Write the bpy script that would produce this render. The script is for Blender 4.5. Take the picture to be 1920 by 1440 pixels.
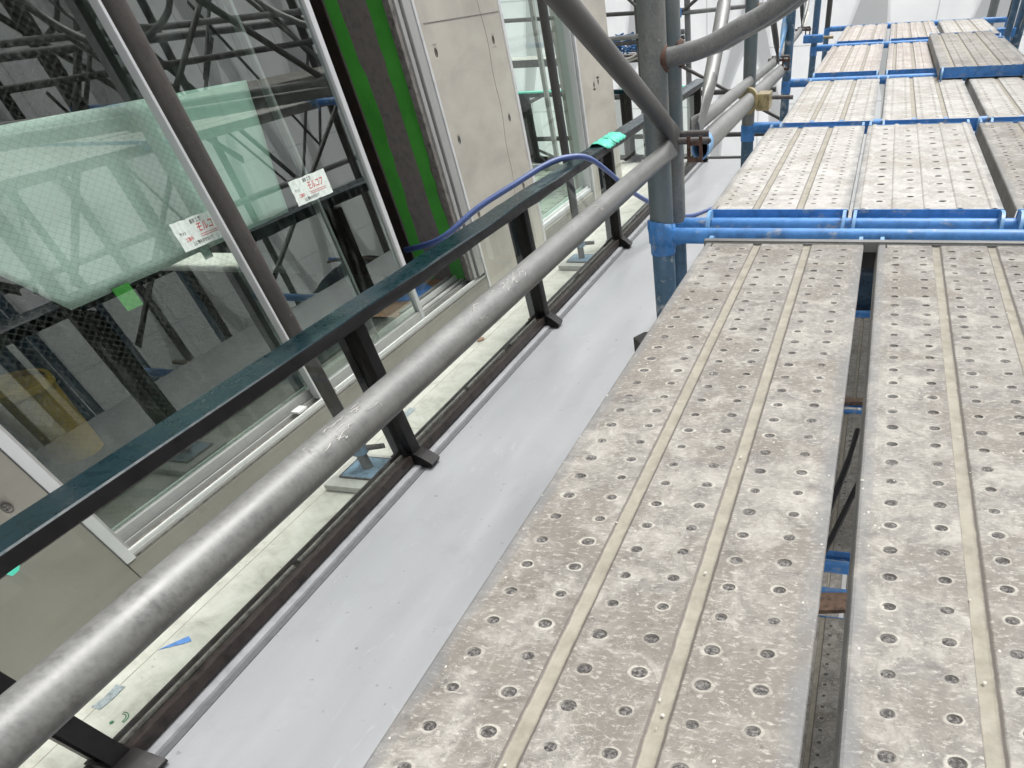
import bpy, bmesh, math, random
from mathutils import Vector, Matrix, noise
random.seed(7)
PI = math.pi
scn = bpy.context.scene
for o in list(bpy.data.objects): bpy.data.objects.remove(o)

# ------------------------------------------------------------------ camera
cam = bpy.data.cameras.new('camera'); cam_ob = bpy.data.objects.new('camera', cam)
scn.collection.objects.link(cam_ob); scn.camera = cam_ob
cam.sensor_fit = 'HORIZONTAL'; cam.sensor_width = 36; cam.lens = 36*1001.694/1920
cam.shift_x = (960-1281.945)/1920; cam.shift_y = (1362.44-720)/1920
cam.clip_start = 0.02; cam.clip_end = 500
cr = Vector((0.9736017, 0.2237409, -0.04516339)); cd = Vector((0.1583081, -0.80444439, -0.57254499)); cf = Vector((-0.16443316, 0.55028105, -0.81862843))
cam_ob.matrix_world = Matrix(((cr.x, -cd.x, -cf.x, 0), (cr.y, -cd.y, -cf.y, 0), (cr.z, -cd.z, -cf.z, 0), (0, 0, 0, 1)))

# ------------------------------------------------------------------ light
SUN_EL, SUN_AZ = math.radians(62), math.radians(40)       # azimuth measured from +Y towards +X
w = bpy.data.worlds.new('World'); scn.world = w; w.use_nodes = True
nt = w.node_tree; nt.nodes.clear()
sky = nt.nodes.new('ShaderNodeTexSky'); sky.sky_type = 'NISHITA'; sky.sun_disc = False
sky.sun_elevation = SUN_EL; sky.sun_rotation = SUN_AZ; sky.air_density = 1.0; sky.dust_density = 4.0
hs = nt.nodes.new('ShaderNodeHueSaturation'); hs.inputs['Saturation'].default_value = 0.12   # overcast: the blue is gone
bg = nt.nodes.new('ShaderNodeBackground'); bg.inputs['Strength'].default_value = 0.15
wo = nt.nodes.new('ShaderNodeOutputWorld')
nt.links.new(sky.outputs[0], hs.inputs['Color']); nt.links.new(hs.outputs[0], bg.inputs[0]); nt.links.new(bg.outputs[0], wo.inputs[0])
sun = bpy.data.lights.new('sun', 'SUN'); sun.energy = 1.3; sun.angle = math.radians(28); sun.color = (1, .985, .96)
so = bpy.data.objects.new('sun', sun); scn.collection.objects.link(so)
sd = Vector((math.sin(SUN_AZ)*math.cos(SUN_EL), math.cos(SUN_AZ)*math.cos(SUN_EL), math.sin(SUN_EL)))
so.rotation_euler = sd.to_track_quat('Z', 'Y').to_euler()
vs = scn.view_settings; vs.view_transform = 'Standard'; vs.look = 'None'; vs.gamma = 1; vs.use_curve_mapping = False
vs.exposure = 1.05
scn.cycles.max_bounces = 8; scn.cycles.transparent_max_bounces = 16

# ------------------------------------------------------------------ materials
class G:
    def __init__(s, name):
        s.m = bpy.data.materials.new(name); s.m.use_nodes = True; s.t = s.m.node_tree
        s.p = s.t.nodes['Principled BSDF']; s.out = s.t.nodes['Material Output']
    def n(s, typ, **k):
        nd = s.t.nodes.new(typ)
        for a, v in k.items():
            if a.startswith('i_'): nd.inputs[a[2:].replace('_', ' ')].default_value = v
            else: setattr(nd, a, v)
        return nd
    def l(s, a, b): s.t.links.new(a, b)
    def coord(s, scale=(1, 1, 1), rnd=True):
        tc = s.n('ShaderNodeTexCoord'); mp = s.n('ShaderNodeMapping'); mp.inputs['Scale'].default_value = scale
        s.l(tc.outputs['Object'], mp.inputs['Vector'])
        if rnd:
            oi = s.n('ShaderNodeObjectInfo'); mu = s.n('ShaderNodeMath', operation='MULTIPLY'); mu.inputs[1].default_value = 37.0
            s.l(oi.outputs['Random'], mu.inputs[0]); s.l(mu.outputs[0], mp.inputs['Location'])
        return mp.outputs[0]
    def noise(s, vec, scale, detail=6, rough=.6, dist=0):
        nn = s.n('ShaderNodeTexNoise'); nn.inputs['Scale'].default_value = scale; nn.inputs['Detail'].default_value = detail
        nn.inputs['Roughness'].default_value = rough; nn.inputs['Distortion'].default_value = dist
        s.l(vec, nn.inputs['Vector']); return nn.outputs['Fac']
    def ramp(s, fac, stops):
        r = s.n('ShaderNodeValToRGB'); e = r.color_ramp.elements
        while len(e) < len(stops): e.new(.5)
        for k, (p, c) in enumerate(stops):
            e[k].position = p
            if not isinstance(c, tuple): c = (c, c, c)
            e[k].color = (*c, 1)
        s.l(fac, r.inputs[0]); return r.outputs[0]
    def mix(s, fac, a, b, blend='MIX'):
        m = s.n('ShaderNodeMix', data_type='RGBA', blend_type=blend)
        if isinstance(fac, (int, float)): m.inputs[0].default_value = fac
        else: s.l(fac, m.inputs[0])
        for v, i in ((a, 6), (b, 7)):
            if isinstance(v, tuple): m.inputs[i].default_value = (*v, 1)
            else: s.l(v, m.inputs[i])
        return m.outputs[2]
    def math(s, op, a, b=None, clamp=False):
        m = s.n('ShaderNodeMath', operation=op, use_clamp=clamp)
        for v, i in ((a, 0), (b, 1)):
            if v is None: continue
            if isinstance(v, (int, float)): m.inputs[i].default_value = v
            else: s.l(v, m.inputs[i])
        return m.outputs[0]
    def bump(s, h, strength=.3, dist=.002):
        b = s.n('ShaderNodeBump'); b.inputs['Strength'].default_value = strength; b.inputs['Distance'].default_value = dist
        s.l(h, b.inputs['Height']); s.l(b.outputs[0], s.p.inputs['Normal'])
    def col(s, c):
        if isinstance(c, tuple): s.p.inputs['Base Color'].default_value = (*c, 1)
        else: s.l(c, s.p.inputs['Base Color'])
    def rough(s, r):
        if isinstance(r, (int, float)): s.p.inputs['Roughness'].default_value = r
        else: s.l(r, s.p.inputs['Roughness'])
    def metal(s, r):
        if isinstance(r, (int, float)): s.p.inputs['Metallic'].default_value = r
        else: s.l(r, s.p.inputs['Metallic'])
    def sep(s, vec):
        x = s.n('ShaderNodeSeparateXYZ'); s.l(vec, x.inputs[0]); return x.outputs

def simple(name, c, rough=.5, metal=0, var=.12, scale=9, bump=.15, spec=.5, bd=.002):
    g = G(name); v = g.coord()
    f = g.noise(v, scale, 7, .65)
    g.col(g.ramp(f, [(.3, tuple(x*(1-var*2) for x in c)), (.5, c), (.72, tuple(min(1, x*(1+var)) for x in c))]))
    g.rough(g.ramp(g.noise(v, scale*2.3, 4), [(.3, max(0, rough-.1)), (.7, min(1, rough+.12))])); g.metal(metal)
    g.p.inputs['Specular IOR Level'].default_value = spec
    if bump: g.bump(g.noise(v, scale*6, 5), bump, bd)
    return g.m

M = {}
def plank_mat(name, dark, mid, light, ring, streak=0):
    g = G(name); v = g.coord(); va = g.coord((2.6, 1.0, 1.0)); vb = g.coord((1.0, 2.2, 1))
    big = g.noise(v, 4.5, 5, .65, .8); mid_n = g.noise(v, 17, 8, .74, .6); fine = g.noise(vb, 75, 6, .72, .4)
    c = g.ramp(mid_n, [(.34, dark), (.48, mid), (.6, tuple(a*.5+b*.5 for a, b in zip(mid, light))), (.74, light)])
    c = g.mix(g.ramp(big, [(.40, .8), (.52, 0.)]), c, (mid[0]*.80, mid[1]*.76, mid[2]*.71)); c = g.mix(g.ramp(big, [(.50, 0.), (.68, .4)]), c, tuple(a*.45+b*.55 for a, b in zip(mid, light)))
    c = g.mix(g.ramp(g.noise(v, 7, 6, .7, 1.2), [(.56, 0.), (.64, .38)]), c, light)
    sp = g.ramp(fine, [(.53, 0.), (.66, .8)])
    c = g.mix(sp, c, light)
    dk = g.ramp(g.noise(v, 48, 6, .75), [(.30, .85), (.42, 0.)])
    c = g.mix(dk, c, dark)
    vo = g.n('ShaderNodeTexVoronoi'); vo.feature = 'DISTANCE_TO_EDGE'; vo.inputs['Scale'].default_value = 9
    ds = g.n('ShaderNodeVectorMath', operation='ADD'); nz = g.n('ShaderNodeTexNoise'); nz.inputs['Scale'].default_value = 14; nz.inputs['Detail'].default_value = 5
    g.l(v, nz.inputs['Vector']); g.l(v, ds.inputs[0]); g.l(nz.outputs['Color'], ds.inputs[1]); g.l(ds.outputs[0], vo.inputs['Vector'])
    scr = g.ramp(vo.outputs['Distance'], [(.0, 1.), (.022, 0.)])
    scr = g.math('MULTIPLY', scr, g.ramp(g.noise(v, 6, 3), [(.5, 0.), (.62, .75)]))
    c = g.mix(scr, c, light)
    at = g.n('ShaderNodeAttribute', attribute_name='rim'); 
    rim = g.math('ADD', at.outputs['Fac'], g.math('MULTIPLY', g.math('SUBTRACT', g.noise(v, 60, 5), .5), 1.6))
    oi = g.math('MULTIPLY', g.ramp(rim, [(.55, 0.), (.85, 1.)]), g.ramp(g.noise(v, 11, 3), [(.42, .05), (.6, .75)]))
    c = g.mix(oi, c, ring)
    ed = g.n('ShaderNodeAttribute', attribute_name='edge')
    c = g.mix(g.math('MULTIPLY', ed.outputs['Fac'], g.ramp(g.noise(v, 10, 5), [(.4, .3), (.62, .85)])), c, (.145, .149, .152))
    gr = g.n('ShaderNodeAttribute', attribute_name='gro'); gn = g.math('ADD', gr.outputs['Fac'], g.math('MULTIPLY', g.math('SUBTRACT', g.noise(v, 34, 6, .7), .5), .55))
    c = g.mix(g.ramp(gn, [(.12, 0.), (.35, .85)]), c, (.115, .10, .088)); c = g.mix(g.ramp(gn, [(.55, 0.), (.72, 1.)]), c, g.ramp(g.noise(v, 22, 6, .65), [(.35, (.205, .188, .148)), (.6, (.28, .26, .21))]))
    if streak:
        vs_ = g.coord((60, .6, 1)); c = g.mix(g.ramp(g.noise(vs_, 1, 3), [(.45, 0.), (.62, streak)]), c, dark)
    g.col(c); g.rough(g.ramp(mid_n, [(.35, .62), (.7, .9)])); g.metal(.0)
    h = g.math('ADD', g.math('MULTIPLY', mid_n, .6), g.math('MULTIPLY', fine, .5)); g.bump(h, .55, .002)
    return g.m
M['plank'] = plank_mat('dusty_galvanised_plank', (.095, .086, .076), (.185, .173, .155), (.40, .382, .34), (.42, .40, .35))
M['plank_pale'] = plank_mat('pale_plank', (.195, .188, .17), (.305, .295, .27), (.50, .485, .46), (.50, .485, .455))
M['plank_warm'] = plank_mat('ribbed_plank', (.19, .165, .15), (.33, .30, .275), (.50, .47, .43), (.48, .45, .41), .45)
M['mortar'] = simple('dried_mortar_fill', (.285, .262, .215), .9, var=.16, scale=30, bump=.5)
M['groove_side'] = simple('grimy_groove_side', (.125, .108, .10), .85, var=.3, scale=40, bump=.4)
g_ = G('hole_filled_with_dirt'); v_ = g_.coord(); g_.col(g_.ramp(g_.noise(v_, 210, 5, .7), [(.36, (.022, .021, .021)), (.5, (.075, .07, .066)), (.62, (.20, .19, .175))])); g_.rough(.8); g_.bump(g_.noise(v_, 150, 4), .9, .004); M['mud'] = g_.m
M['hole'] = simple('open_hole', (.02, .02, .02), .9, bump=0)

def galv(name, c, rough=.38, metal=.75, blue=None):
    g = G(name); v = g.coord(); f = g.math('ADD', g.math('MULTIPLY', g.noise(v, 26, 8, .72), .55), g.math('MULTIPLY', g.noise(v, 170, 3, .6), .45)); b = g.noise(v, 4, 4, .6)
    cc = g.ramp(f, [(.3, tuple(x*.50 for x in c)), (.5, c), (.72, tuple(min(1, x*1.35) for x in c))])
    cc = g.mix(g.ramp(b, [(.38, .45), (.62, 0.)]), cc, tuple(x*.6 for x in c))
    s = g.ramp(g.noise(g.coord((1, .35, 1)), 60, 5, .7), [(.68, 0.), (.73, .7)])
    cc = g.mix(s, cc, (.62, .61, .57))
    if blue:
        q = g.ramp(g.noise(v, 3.0, 5, .65), [(.46, 0.), (.60, .85)]); cc = g.mix(q, cc, blue)
    g.col(cc); g.metal(g.ramp(s, [(0., metal), (1., .0)])); g.rough(g.ramp(f, [(.3, rough-.1), (.7, rough+.2)]))
    g.bump(f, .35, .001); return g.m
M['galv'] = galv('galvanised_tube', (.20, .203, .197), .45, .35)
M['galv_pale'] = galv('worn_galvanised_tube', (.175, .177, .17), .40, .22)
M['galv_post'] = galv('scaffold_post_steel', (.205, .21, .20), .45, .3, (.11, .145, .16))
M['galv_brown'] = galv('brownish_galvanised_post', (.075, .067, .062), .5, .3)
M['galv_dark'] = galv('dark_weathered_tube', (.075, .073, .07), .5, .3)
def blue_mat(name, c, chip):
    g = G(name); v = g.coord(); f = g.noise(v, 12, 7, .7)
    cc = g.ramp(f, [(.32, tuple(x*.6 for x in c)), (.5, c), (.7, tuple(min(1, x*1.25+.02) for x in c))])
    s = g.ramp(g.noise(g.coord((.5, 1, 1)), 18, 7, .75), [(.56, 0.), (.64, chip)])
    cc = g.mix(s, cc, (.33, .35, .36)); g.col(cc); g.rough(g.ramp(f, [(.3, .3), (.7, .6)])); g.bump(f, .2, .001); return g.m
M['blue'] = blue_mat('blue_paint', (.05, .205, .50), .8)
M['blue_light'] = blue_mat('worn_light_blue_paint', (.13, .29, .50), .9)
M['blue_post'] = blue_mat('blue_painted_post', (.055, .12, .19), 1.)
M['zinc_yellow'] = simple('yellow_zinc_coupler', (.33, .275, .15), .4, .6, .35, 30)
M['rust'] = simple('rusty_steel', (.10, .055, .04), .8, .1, .5, 40, .5)
M['iron'] = simple('dull_pin_steel', (.11, .10, .095), .55, .4, .3, 40)
M['black_steel'] = simple('near_black_steel', (.009, .008, .008), .4, 0, .3, 14, .1, .22)
M['brown_steel'] = simple('dark_brown_frame', (.026, .020, .018), .45, 0, .4, 22, .2, .3)
M['gasket'] = simple('grey_gasket', (.14, .128, .118), .6, 0, .35, 30)
def rail_mat():
    g = G('green_blue_film_on_rail'); v = g.coord(rnd=False); x = g.sep(v)
    tc = g.n('ShaderNodeTexCoord'); xx = g.sep(tc.outputs['Object'])
    f = g.noise(v, 20, 7, .7, 1.0); fx = g.math('ADD', xx[1], g.math('MULTIPLY', g.math('SUBTRACT', g.noise(v, 5, 4), .5), 2.0))
    dusty = g.ramp(g.math('DIVIDE', fx, 8.0), [(.17, 0.), (.5, 1.)])
    c = g.mix(g.ramp(f, [(.45, 0.), (.75, .45)]), (.001, .012, .016), (.014, .045, .058))
    d = g.ramp(f, [(.35, (.035, .045, .05)), (.55, (.085, .10, .108)), (.75, (.22, .235, .24))])
    g.col(g.mix(dusty, c, d)); g.rough(g.ramp(f, [(.35, .2), (.7, .45)])); g.bump(f, .25, .002); g.p.inputs['Specular IOR Level'].default_value = .18; return g.m
M['rail'] = rail_mat()

def deck_mat():
    g = G('pale_grey_roof_membrane'); v = g.coord((1, 1, 1), False); a = g.noise(g.coord((2.2, .35, 1), False), 2.2, 5, .55)
    sp = g.ramp(g.noise(v, 28, 4, .5), [(.70, 0.), (.73, .6)])
    c = g.ramp(a, [(.3, (.258, .266, .274)), (.55, (.288, .296, .305)), (.75, (.33, .338, .347))])
    sc = g.ramp(g.noise(g.coord((1.5, .6, 1), False), 9, 8, .75, 1.5), [(.60, 0.), (.70, .35)]); c = g.mix(sc, c, (.42, .42, .42)); ds_ = g.ramp(g.noise(v, 3.5, 7, .7), [(.30, .35), (.45, 0.)]); c = g.mix(ds_, c, (.22, .222, .23)); g.col(g.mix(sp, c, (.12, .11, .10))); g.rough(g.ramp(a, [(.3, .38), (.7, .55)])); g.bump(g.noise(v, 70, 4), .12, .001); return g.m
M['deck'] = deck_mat()
def cream():
    g = G('cream_balcony_floor'); v = g.coord(rnd=False); a = g.noise(v, 6, 8, .7, .5)
    c = g.ramp(a, [(.3, (.34, .325, .28)), (.5, (.50, .49, .435)), (.7, (.60, .59, .54))])
    sp = g.ramp(g.noise(v, 42, 5, .6), [(.66, 0.), (.70, .6)]); c = g.mix(sp, c, (.22, .20, .17))
    g.col(c); g.rough(.75); g.bump(g.noise(v, 50, 5), .2, .001); return g.m
M['cream'] = cream()
def concrete(name, c, warm=1):
    g = G(name); v = g.coord(rnd=False); a = g.noise(g.coord((1, .8, 2.0), False), 2.0, 7, .6, .4); b = g.noise(v, 60, 5, .6)
    cc = g.ramp(a, [(.3, tuple(x*.78 for x in c)), (.55, c), (.78, tuple(min(1, x*1.14) for x in c))])
    cc = g.mix(g.ramp(b, [(.62, 0.), (.72, .35)]), cc, tuple(x*.7 for x in c))
    g.col(cc); g.rough(.7); g.bump(b, .2, .001); return g.m
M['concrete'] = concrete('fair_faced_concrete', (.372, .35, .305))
M['concrete_dark'] = concrete('concrete_painted_shade', (.19, .182, .155))  # darker copy of the wall concrete, shade put into its colour
M['trim'] = simple('off_white_edge_trim', (.50, .50, .505), .5, 0, .08, 12)
M['alu'] = simple('anodised_aluminium', (.36, .355, .345), .4, .3, .05, 3, 0)
M['alu_white'] = simple('pale_aluminium_stile', (.50, .505, .51), .4, .15, .04, 3, 0)
M['white'] = simple('bright_track_edge', (.62, .62, .60), .45, 0, .04, 3, 0)
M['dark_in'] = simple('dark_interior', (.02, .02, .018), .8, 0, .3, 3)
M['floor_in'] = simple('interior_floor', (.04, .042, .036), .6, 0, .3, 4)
M['brown_board'] = simple('brown_reveal_board', (.026, .017, .013), .6, 0, .3, 8)
M['door'] = simple('grey_brown_door_panel', (.22, .195, .182), .6, 0, .12, 30)
M['green_tape'] = simple('green_masking_tape', (.085, .44, .06), .5, 0, .14, 5)
M['teal_tape'] = simple('teal_tape', (.07, .50, .35), .5, 0, .25, 30)
M['blue_tape'] = simple('blue_tape', (.10, .25, .60), .5, 0, .2, 60)
M['grey_tape'] = simple('grey_tape', (.30, .34, .36), .45, 0, .25, 60)
M['tan_board'] = simple('brown_protection_board', (.27, .15, .09), .7, 0, .2, 14)
M['hose'] = simple('blue_hose_rubber', (.055, .09, .235), .4, 0, .1, 20)
M['denim'] = simple('navy_denim_cloth', (.012, .035, .065), .9, 0, .6, 60, .8)
M['wood'] = simple('weathered_timber', (.20, .13, .09), .8, 0, .3, 30)
M['net'] = simple('blue_net', (.03, .13, .30), .7, 0, .3, 30)
M['splash'] = simple('dried_splash', (.42, .41, .38), .9)
M['faded'] = simple('faded_blue_plate', (.17, .27, .36), .6, 0, .3, 40)
M['crumb'] = simple('pale_mortar_crumb', (.46, .44, .40), .9, var=.1, scale=40)
M['rope'] = simple('white_rope', (.5, .48, .44), .7, 0, .1, 30)
M['wire'] = simple('rusty_tie_wire', (.07, .045, .035), .7, .3, .2, 30)
M['green_ink'] = simple('green_marker_ink', (.03, .16, .08), .6, 0, .3, 80)
M['red_ink'] = simple('red_print', (.50, .05, .06), .6, bump=0)
M['black_ink'] = simple('black_print', (.04, .04, .04), .6, bump=0)
M['sticker'] = simple('pale_sticker_paper', (.62, .68, .63), .55, 0, .12, 60)
M['cable'] = simple('dark_cable', (.05, .05, .052), .5)
M['sand'] = simple('grey_plastic_pad', (.46, .455, .42), .6, 0, .08, 20)
M['yellow'] = simple('yellow_plastic_pail', (.55, .30, .02), .5)
M['ground'] = simple('pale_concrete_ground', (.42, .42, .41), .85, 0, .15, 1.5)
def tarp():
    g = G('white_scaffold_sheet'); v = g.coord(rnd=False); a = g.noise(v, 1.2, 6, .6)
    c = g.ramp(a, [(.3, (.84, .85, .85)), (.6, (.92, .92, .92))])
    x = g.sep(v); sm = []
    for ax, sp_ in ((0, .9), (1, .9), (2, .62)):
        fr_ = g.math('FRACT', g.math('ADD', g.math('DIVIDE', x[ax], sp_), 50.)); sm.append(g.math('LESS_THAN', fr_, .018))
    c = g.mix(g.math('MULTIPLY', g.math('MAXIMUM', g.math('MAXIMUM', sm[0], sm[1]), sm[2]), .55), c, (.45, .46, .46))
    g.col(c); g.rough(.7)
    tr = g.n('ShaderNodeBsdfTranslucent'); g.l(c, tr.inputs['Color']); mx = g.n('ShaderNodeMixShader'); mx.inputs[0].default_value = .5
    g.l(g.p.outputs[0], mx.inputs[1]); g.l(tr.outputs[0], mx.inputs[2]); g.l(mx.outputs[0], g.out.inputs[0]); return g.m
M['tarp'] = tarp()
def glass(name, tint, ior, wires=False, dirt=.02):
    g = G(name); tr = g.n('ShaderNodeBsdfTransparent'); tr.inputs[0].default_value = (*tint, 1)
    gl = g.n('ShaderNodeBsdfGlossy'); gl.inputs['Roughness'].default_value = .0; gl.inputs[0].default_value = (.88, .92, .90, 1)
    fr = g.n('ShaderNodeFresnel'); fr.inputs[0].default_value = ior
    ge = g.n('ShaderNodeNewGeometry'); ff = g.math('MULTIPLY', fr.outputs[0], g.math('SUBTRACT', 1.0, ge.outputs['Backfacing']))   # reflect on the outer face only
    mx = g.n('ShaderNodeMixShader'); g.l(ff, mx.inputs[0]); g.l(tr.outputs[0], mx.inputs[1]); g.l(gl.outputs[0], mx.inputs[2])
    df = g.n('ShaderNodeBsdfDiffuse'); df.inputs[0].default_value = (.5, .52, .5, 1)
    v = g.coord(rnd=False); d = g.math('MULTIPLY', g.ramp(g.noise(g.coord((1, 6, 1.2), False), 5, 7, .7), [(.5, 0.), (.75, 1.)]), dirt)
    m2 = g.n('ShaderNodeMixShader'); g.l(d, m2.inputs[0]); g.l(mx.outputs[0], m2.inputs[1]); g.l(df.outputs[0], m2.inputs[2]); last = m2
    if wires:
        x = g.sep(v); masks = []
        for k in (1, -1):
            s = g.math('DIVIDE', g.math('ADD', g.math('MULTIPLY', x[1], .55), g.math('MULTIPLY', x[2], k*1.0)), .021)
            fq = g.math('ABSOLUTE', g.math('SUBTRACT', g.math('FRACT', g.math('ADD', s, 100.)), .5))
            masks.append(g.math('GREATER_THAN', fq, .468))
        m = g.math('MULTIPLY', g.math('MAXIMUM', *masks), .20)
        wd = g.n('ShaderNodeBsdfDiffuse'); wd.inputs[0].default_value = (.16, .17, .15, 1)
        m3 = g.n('ShaderNodeMixShader'); g.l(m, m3.inputs[0]); g.l(m2.outputs[0], m3.inputs[1]); g.l(wd.outputs[0], m3.inputs[2]); last = m3
    g.l(last.outputs[0], g.out.inputs[0]); return g.m
M['glass_wire'] = glass('wired_window_glass', (.80, .86, .83), 2.35, True, .05)
M['glass_win'] = glass('window_glass', (.82, .87, .85), 3.0, False, .05)
M['glass_clear'] = glass('clear_window_glass', (.90, .965, .93), 1.5, False, .03)
M['glass_rail'] = glass('railing_glass', (.955, .975, .96), 1.38, False, .05)
def film():
    g = G('pale_green_protective_sheet'); v = g.coord(rnd=False); a = g.noise(v, 3.5, 6, .6, .8)
    c = g.ramp(a, [(.3, (.74, .78, .75)), (.6, (.88, .91, .89))]); g.col(c); g.rough(.4)
    tr = g.n('ShaderNodeBsdfTransparent'); mx = g.n('ShaderNodeMixShader'); mx.inputs[0].default_value = .04
    g.l(g.p.outputs[0], mx.inputs[1]); g.l(tr.outputs[0], mx.inputs[2]); g.l(mx.outputs[0], g.out.inputs[0]); return g.m
M['film'] = film()

# ------------------------------------------------------------------ geometry helpers
class MB:
    """collects shapes in world coordinates; build() links them as ONE mesh object"""
    def __init__(s): s.v = []; s.f = []; s.mi = []; s.sm = []
    def add(s, vs, fs, mi=0, smooth=False):
        b = len(s.v); s.v += [tuple(v) for v in vs]
        for f in fs: s.f.append([b+i for i in f]); s.mi.append(mi); s.sm.append(smooth)
    def box(s, x0, x1, y0, y1, z0, z1, bev=0.0, mi=0):
        if x0 > x1: x0, x1 = x1, x0
        if y0 > y1: y0, y1 = y1, y0
        if z0 > z1: z0, z1 = z1, z0
        bev = min(bev, (x1-x0)*.45, (y1-y0)*.45, (z1-z0)*.45)
        if bev <= 0:
            vs = [(x, y, z) for z in (z0, z1) for y in (y0, y1) for x in (x0, x1)]
            s.add(vs, [(0, 2, 3, 1), (4, 5, 7, 6), (0, 1, 5, 4), (2, 6, 7, 3), (0, 4, 6, 2), (1, 3, 7, 5)], mi); return
        bm = bmesh.new(); bmesh.ops.create_cube(bm, size=1)
        for v in bm.verts: v.co = Vector(((x0+x1)/2+v.co.x*(x1-x0), (y0+y1)/2+v.co.y*(y1-y0), (z0+z1)/2+v.co.z*(z1-z0)))
        bmesh.ops.bevel(bm, geom=bm.edges[:], offset=bev, segments=2, profile=.7, affect='EDGES')
        bm.verts.ensure_lookup_table(); s.add([v.co[:] for v in bm.verts], [[v.index for v in f.verts] for f in bm.faces], mi, True); bm.free()
    def tube(s, pts, r, seg=16, cap=True, mi=0, flat=None, hollow=0):
        """swept tube; r a number or a list; flat: list of (width scale, height scale)"""
        pts = [Vector(p) for p in pts]; n = len(pts)
        if not isinstance(r, (list, tuple)): r = [r]*n
        tang = [(pts[min(i+1, n-1)]-pts[max(i-1, 0)]).normalized() for i in range(n)]
        up = Vector((0, 0, 1)) if abs(tang[0].z) < .9 else Vector((0, 1, 0))
        vs = []; fs = []
        a = (up - tang[0]*up.dot(tang[0])).normalized()
        for i in range(n):
            a = (a - tang[i]*a.dot(tang[i])).normalized(); b = tang[i].cross(a)
            fa, fb = (1, 1) if not flat else flat[i]
            for k in range(seg):
                t = 2*PI*k/seg; vs.append(pts[i]+a*(math.cos(t)*r[i]*fa)+b*(math.sin(t)*r[i]*fb))
        for i in range(n-1):
            for k in range(seg):
                k2 = (k+1) % seg; fs.append((i*seg+k, i*seg+k2, (i+1)*seg+k2, (i+1)*seg+k))
        s.add(vs, fs, mi, True)
        if cap:
            s.add([vs[k] for k in range(seg)], [tuple(reversed(range(seg)))], mi); s.add([vs[(n-1)*seg+k] for k in range(seg)], [tuple(range(seg))], mi)
    def ring_tube(s, p0, p1, r, t, seg=24, mi=0):
        """open pipe with wall thickness"""
        p0 = Vector(p0); p1 = Vector(p1); d = (p1-p0).normalized(); up = Vector((0, 0, 1)) if abs(d.z) < .9 else Vector((0, 1, 0)); a = d.cross(up).normalized(); b = d.cross(a)
        vs = []
        for p in (p0, p1):
            for rr in (r, r-t):
                for k in range(seg):
                    q = 2*PI*k/seg; vs.append(p+a*(math.cos(q)*rr)+b*(math.sin(q)*rr))
        fs = []
        for k in range(seg):
            m = (k+1) % seg
            fs += [(k, m, 2*seg+m, 2*seg+k), (seg+m, seg+k, 3*seg+k, 3*seg+m), (k, seg+k, seg+m, m), (2*seg+m, 3*seg+m, 3*seg+k, 2*seg+k)]
        s.add(vs, fs, mi, True)
    def prism(s, poly, axis, a0, a1, mi=0):
        """poly: 2-D outline in the two other axes, extruded along axis"""
        def P(u, v, w): return {'x': (w, u, v), 'y': (u, w, v), 'z': (u, v, w)}[axis]
        n = len(poly); vs = [P(u, v, a0) for u, v in poly]+[P(u, v, a1) for u, v in poly]
        fs = [tuple(range(n)), tuple(range(2*n-1, n-1, -1))]+[(i, n+i, n+(i+1) % n, (i+1) % n) for i in range(n)]
        s.add(vs, fs, mi)
    def build(s, name, mats, parent=None, origin=None, jitter=0):
        me = bpy.data.meshes.new(name)
        if origin is None: origin = Vector(parent['base']) if parent is not None and 'base' in parent else Vector((0, 0, 0))
        origin = Vector(origin)
        me.from_pydata([tuple(Vector(v)-origin) for v in s.v], [], s.f)
        if not isinstance(mats, (list, tuple)): mats = [mats]
        for m in mats: me.materials.append(m)
        for p, mi, sm in zip(me.polygons, s.mi, s.sm): p.material_index = mi; p.use_smooth = sm
        me.validate(); me.update()
        bm = bmesh.new(); bm.from_mesh(me); bmesh.ops.recalc_face_normals(bm, faces=bm.faces); bm.to_mesh(me); bm.free()
        try: me.set_sharp_from_angle(angle=math.radians(40))
        except Exception: pass
        o = bpy.data.objects.new(name, me); scn.collection.objects.link(o)
        if parent is not None: o.parent = parent
        else: o.location = origin
        return o
def tag(o, label=None, cat=None, group=None, kind=None):
    if label: o['label'] = label
    if cat: o['category'] = cat
    if group: o['group'] = group
    if kind: o['kind'] = kind
    return o
def thing(name, loc, label, cat, group=None):
    o = bpy.data.objects.new(name, None); scn.collection.objects.link(o); o.location = loc; o.empty_display_size = .05
    PB[o.name] = Vector(loc); o['base'] = list(loc); return tag(o, label, cat, group)
PB = {}
def sub(mb, name, mat, part, base):
    """a sub-part under a part: the part sits at its thing's base"""
    o = mb.build(name, mat, None, origin=base); o.location = (0, 0, 0); o.parent = part; return o
def B(*a, **k): m = MB(); m.box(*a, **k); return m
def T(*a, **k): m = MB(); m.tube(*a, **k); return m

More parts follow.
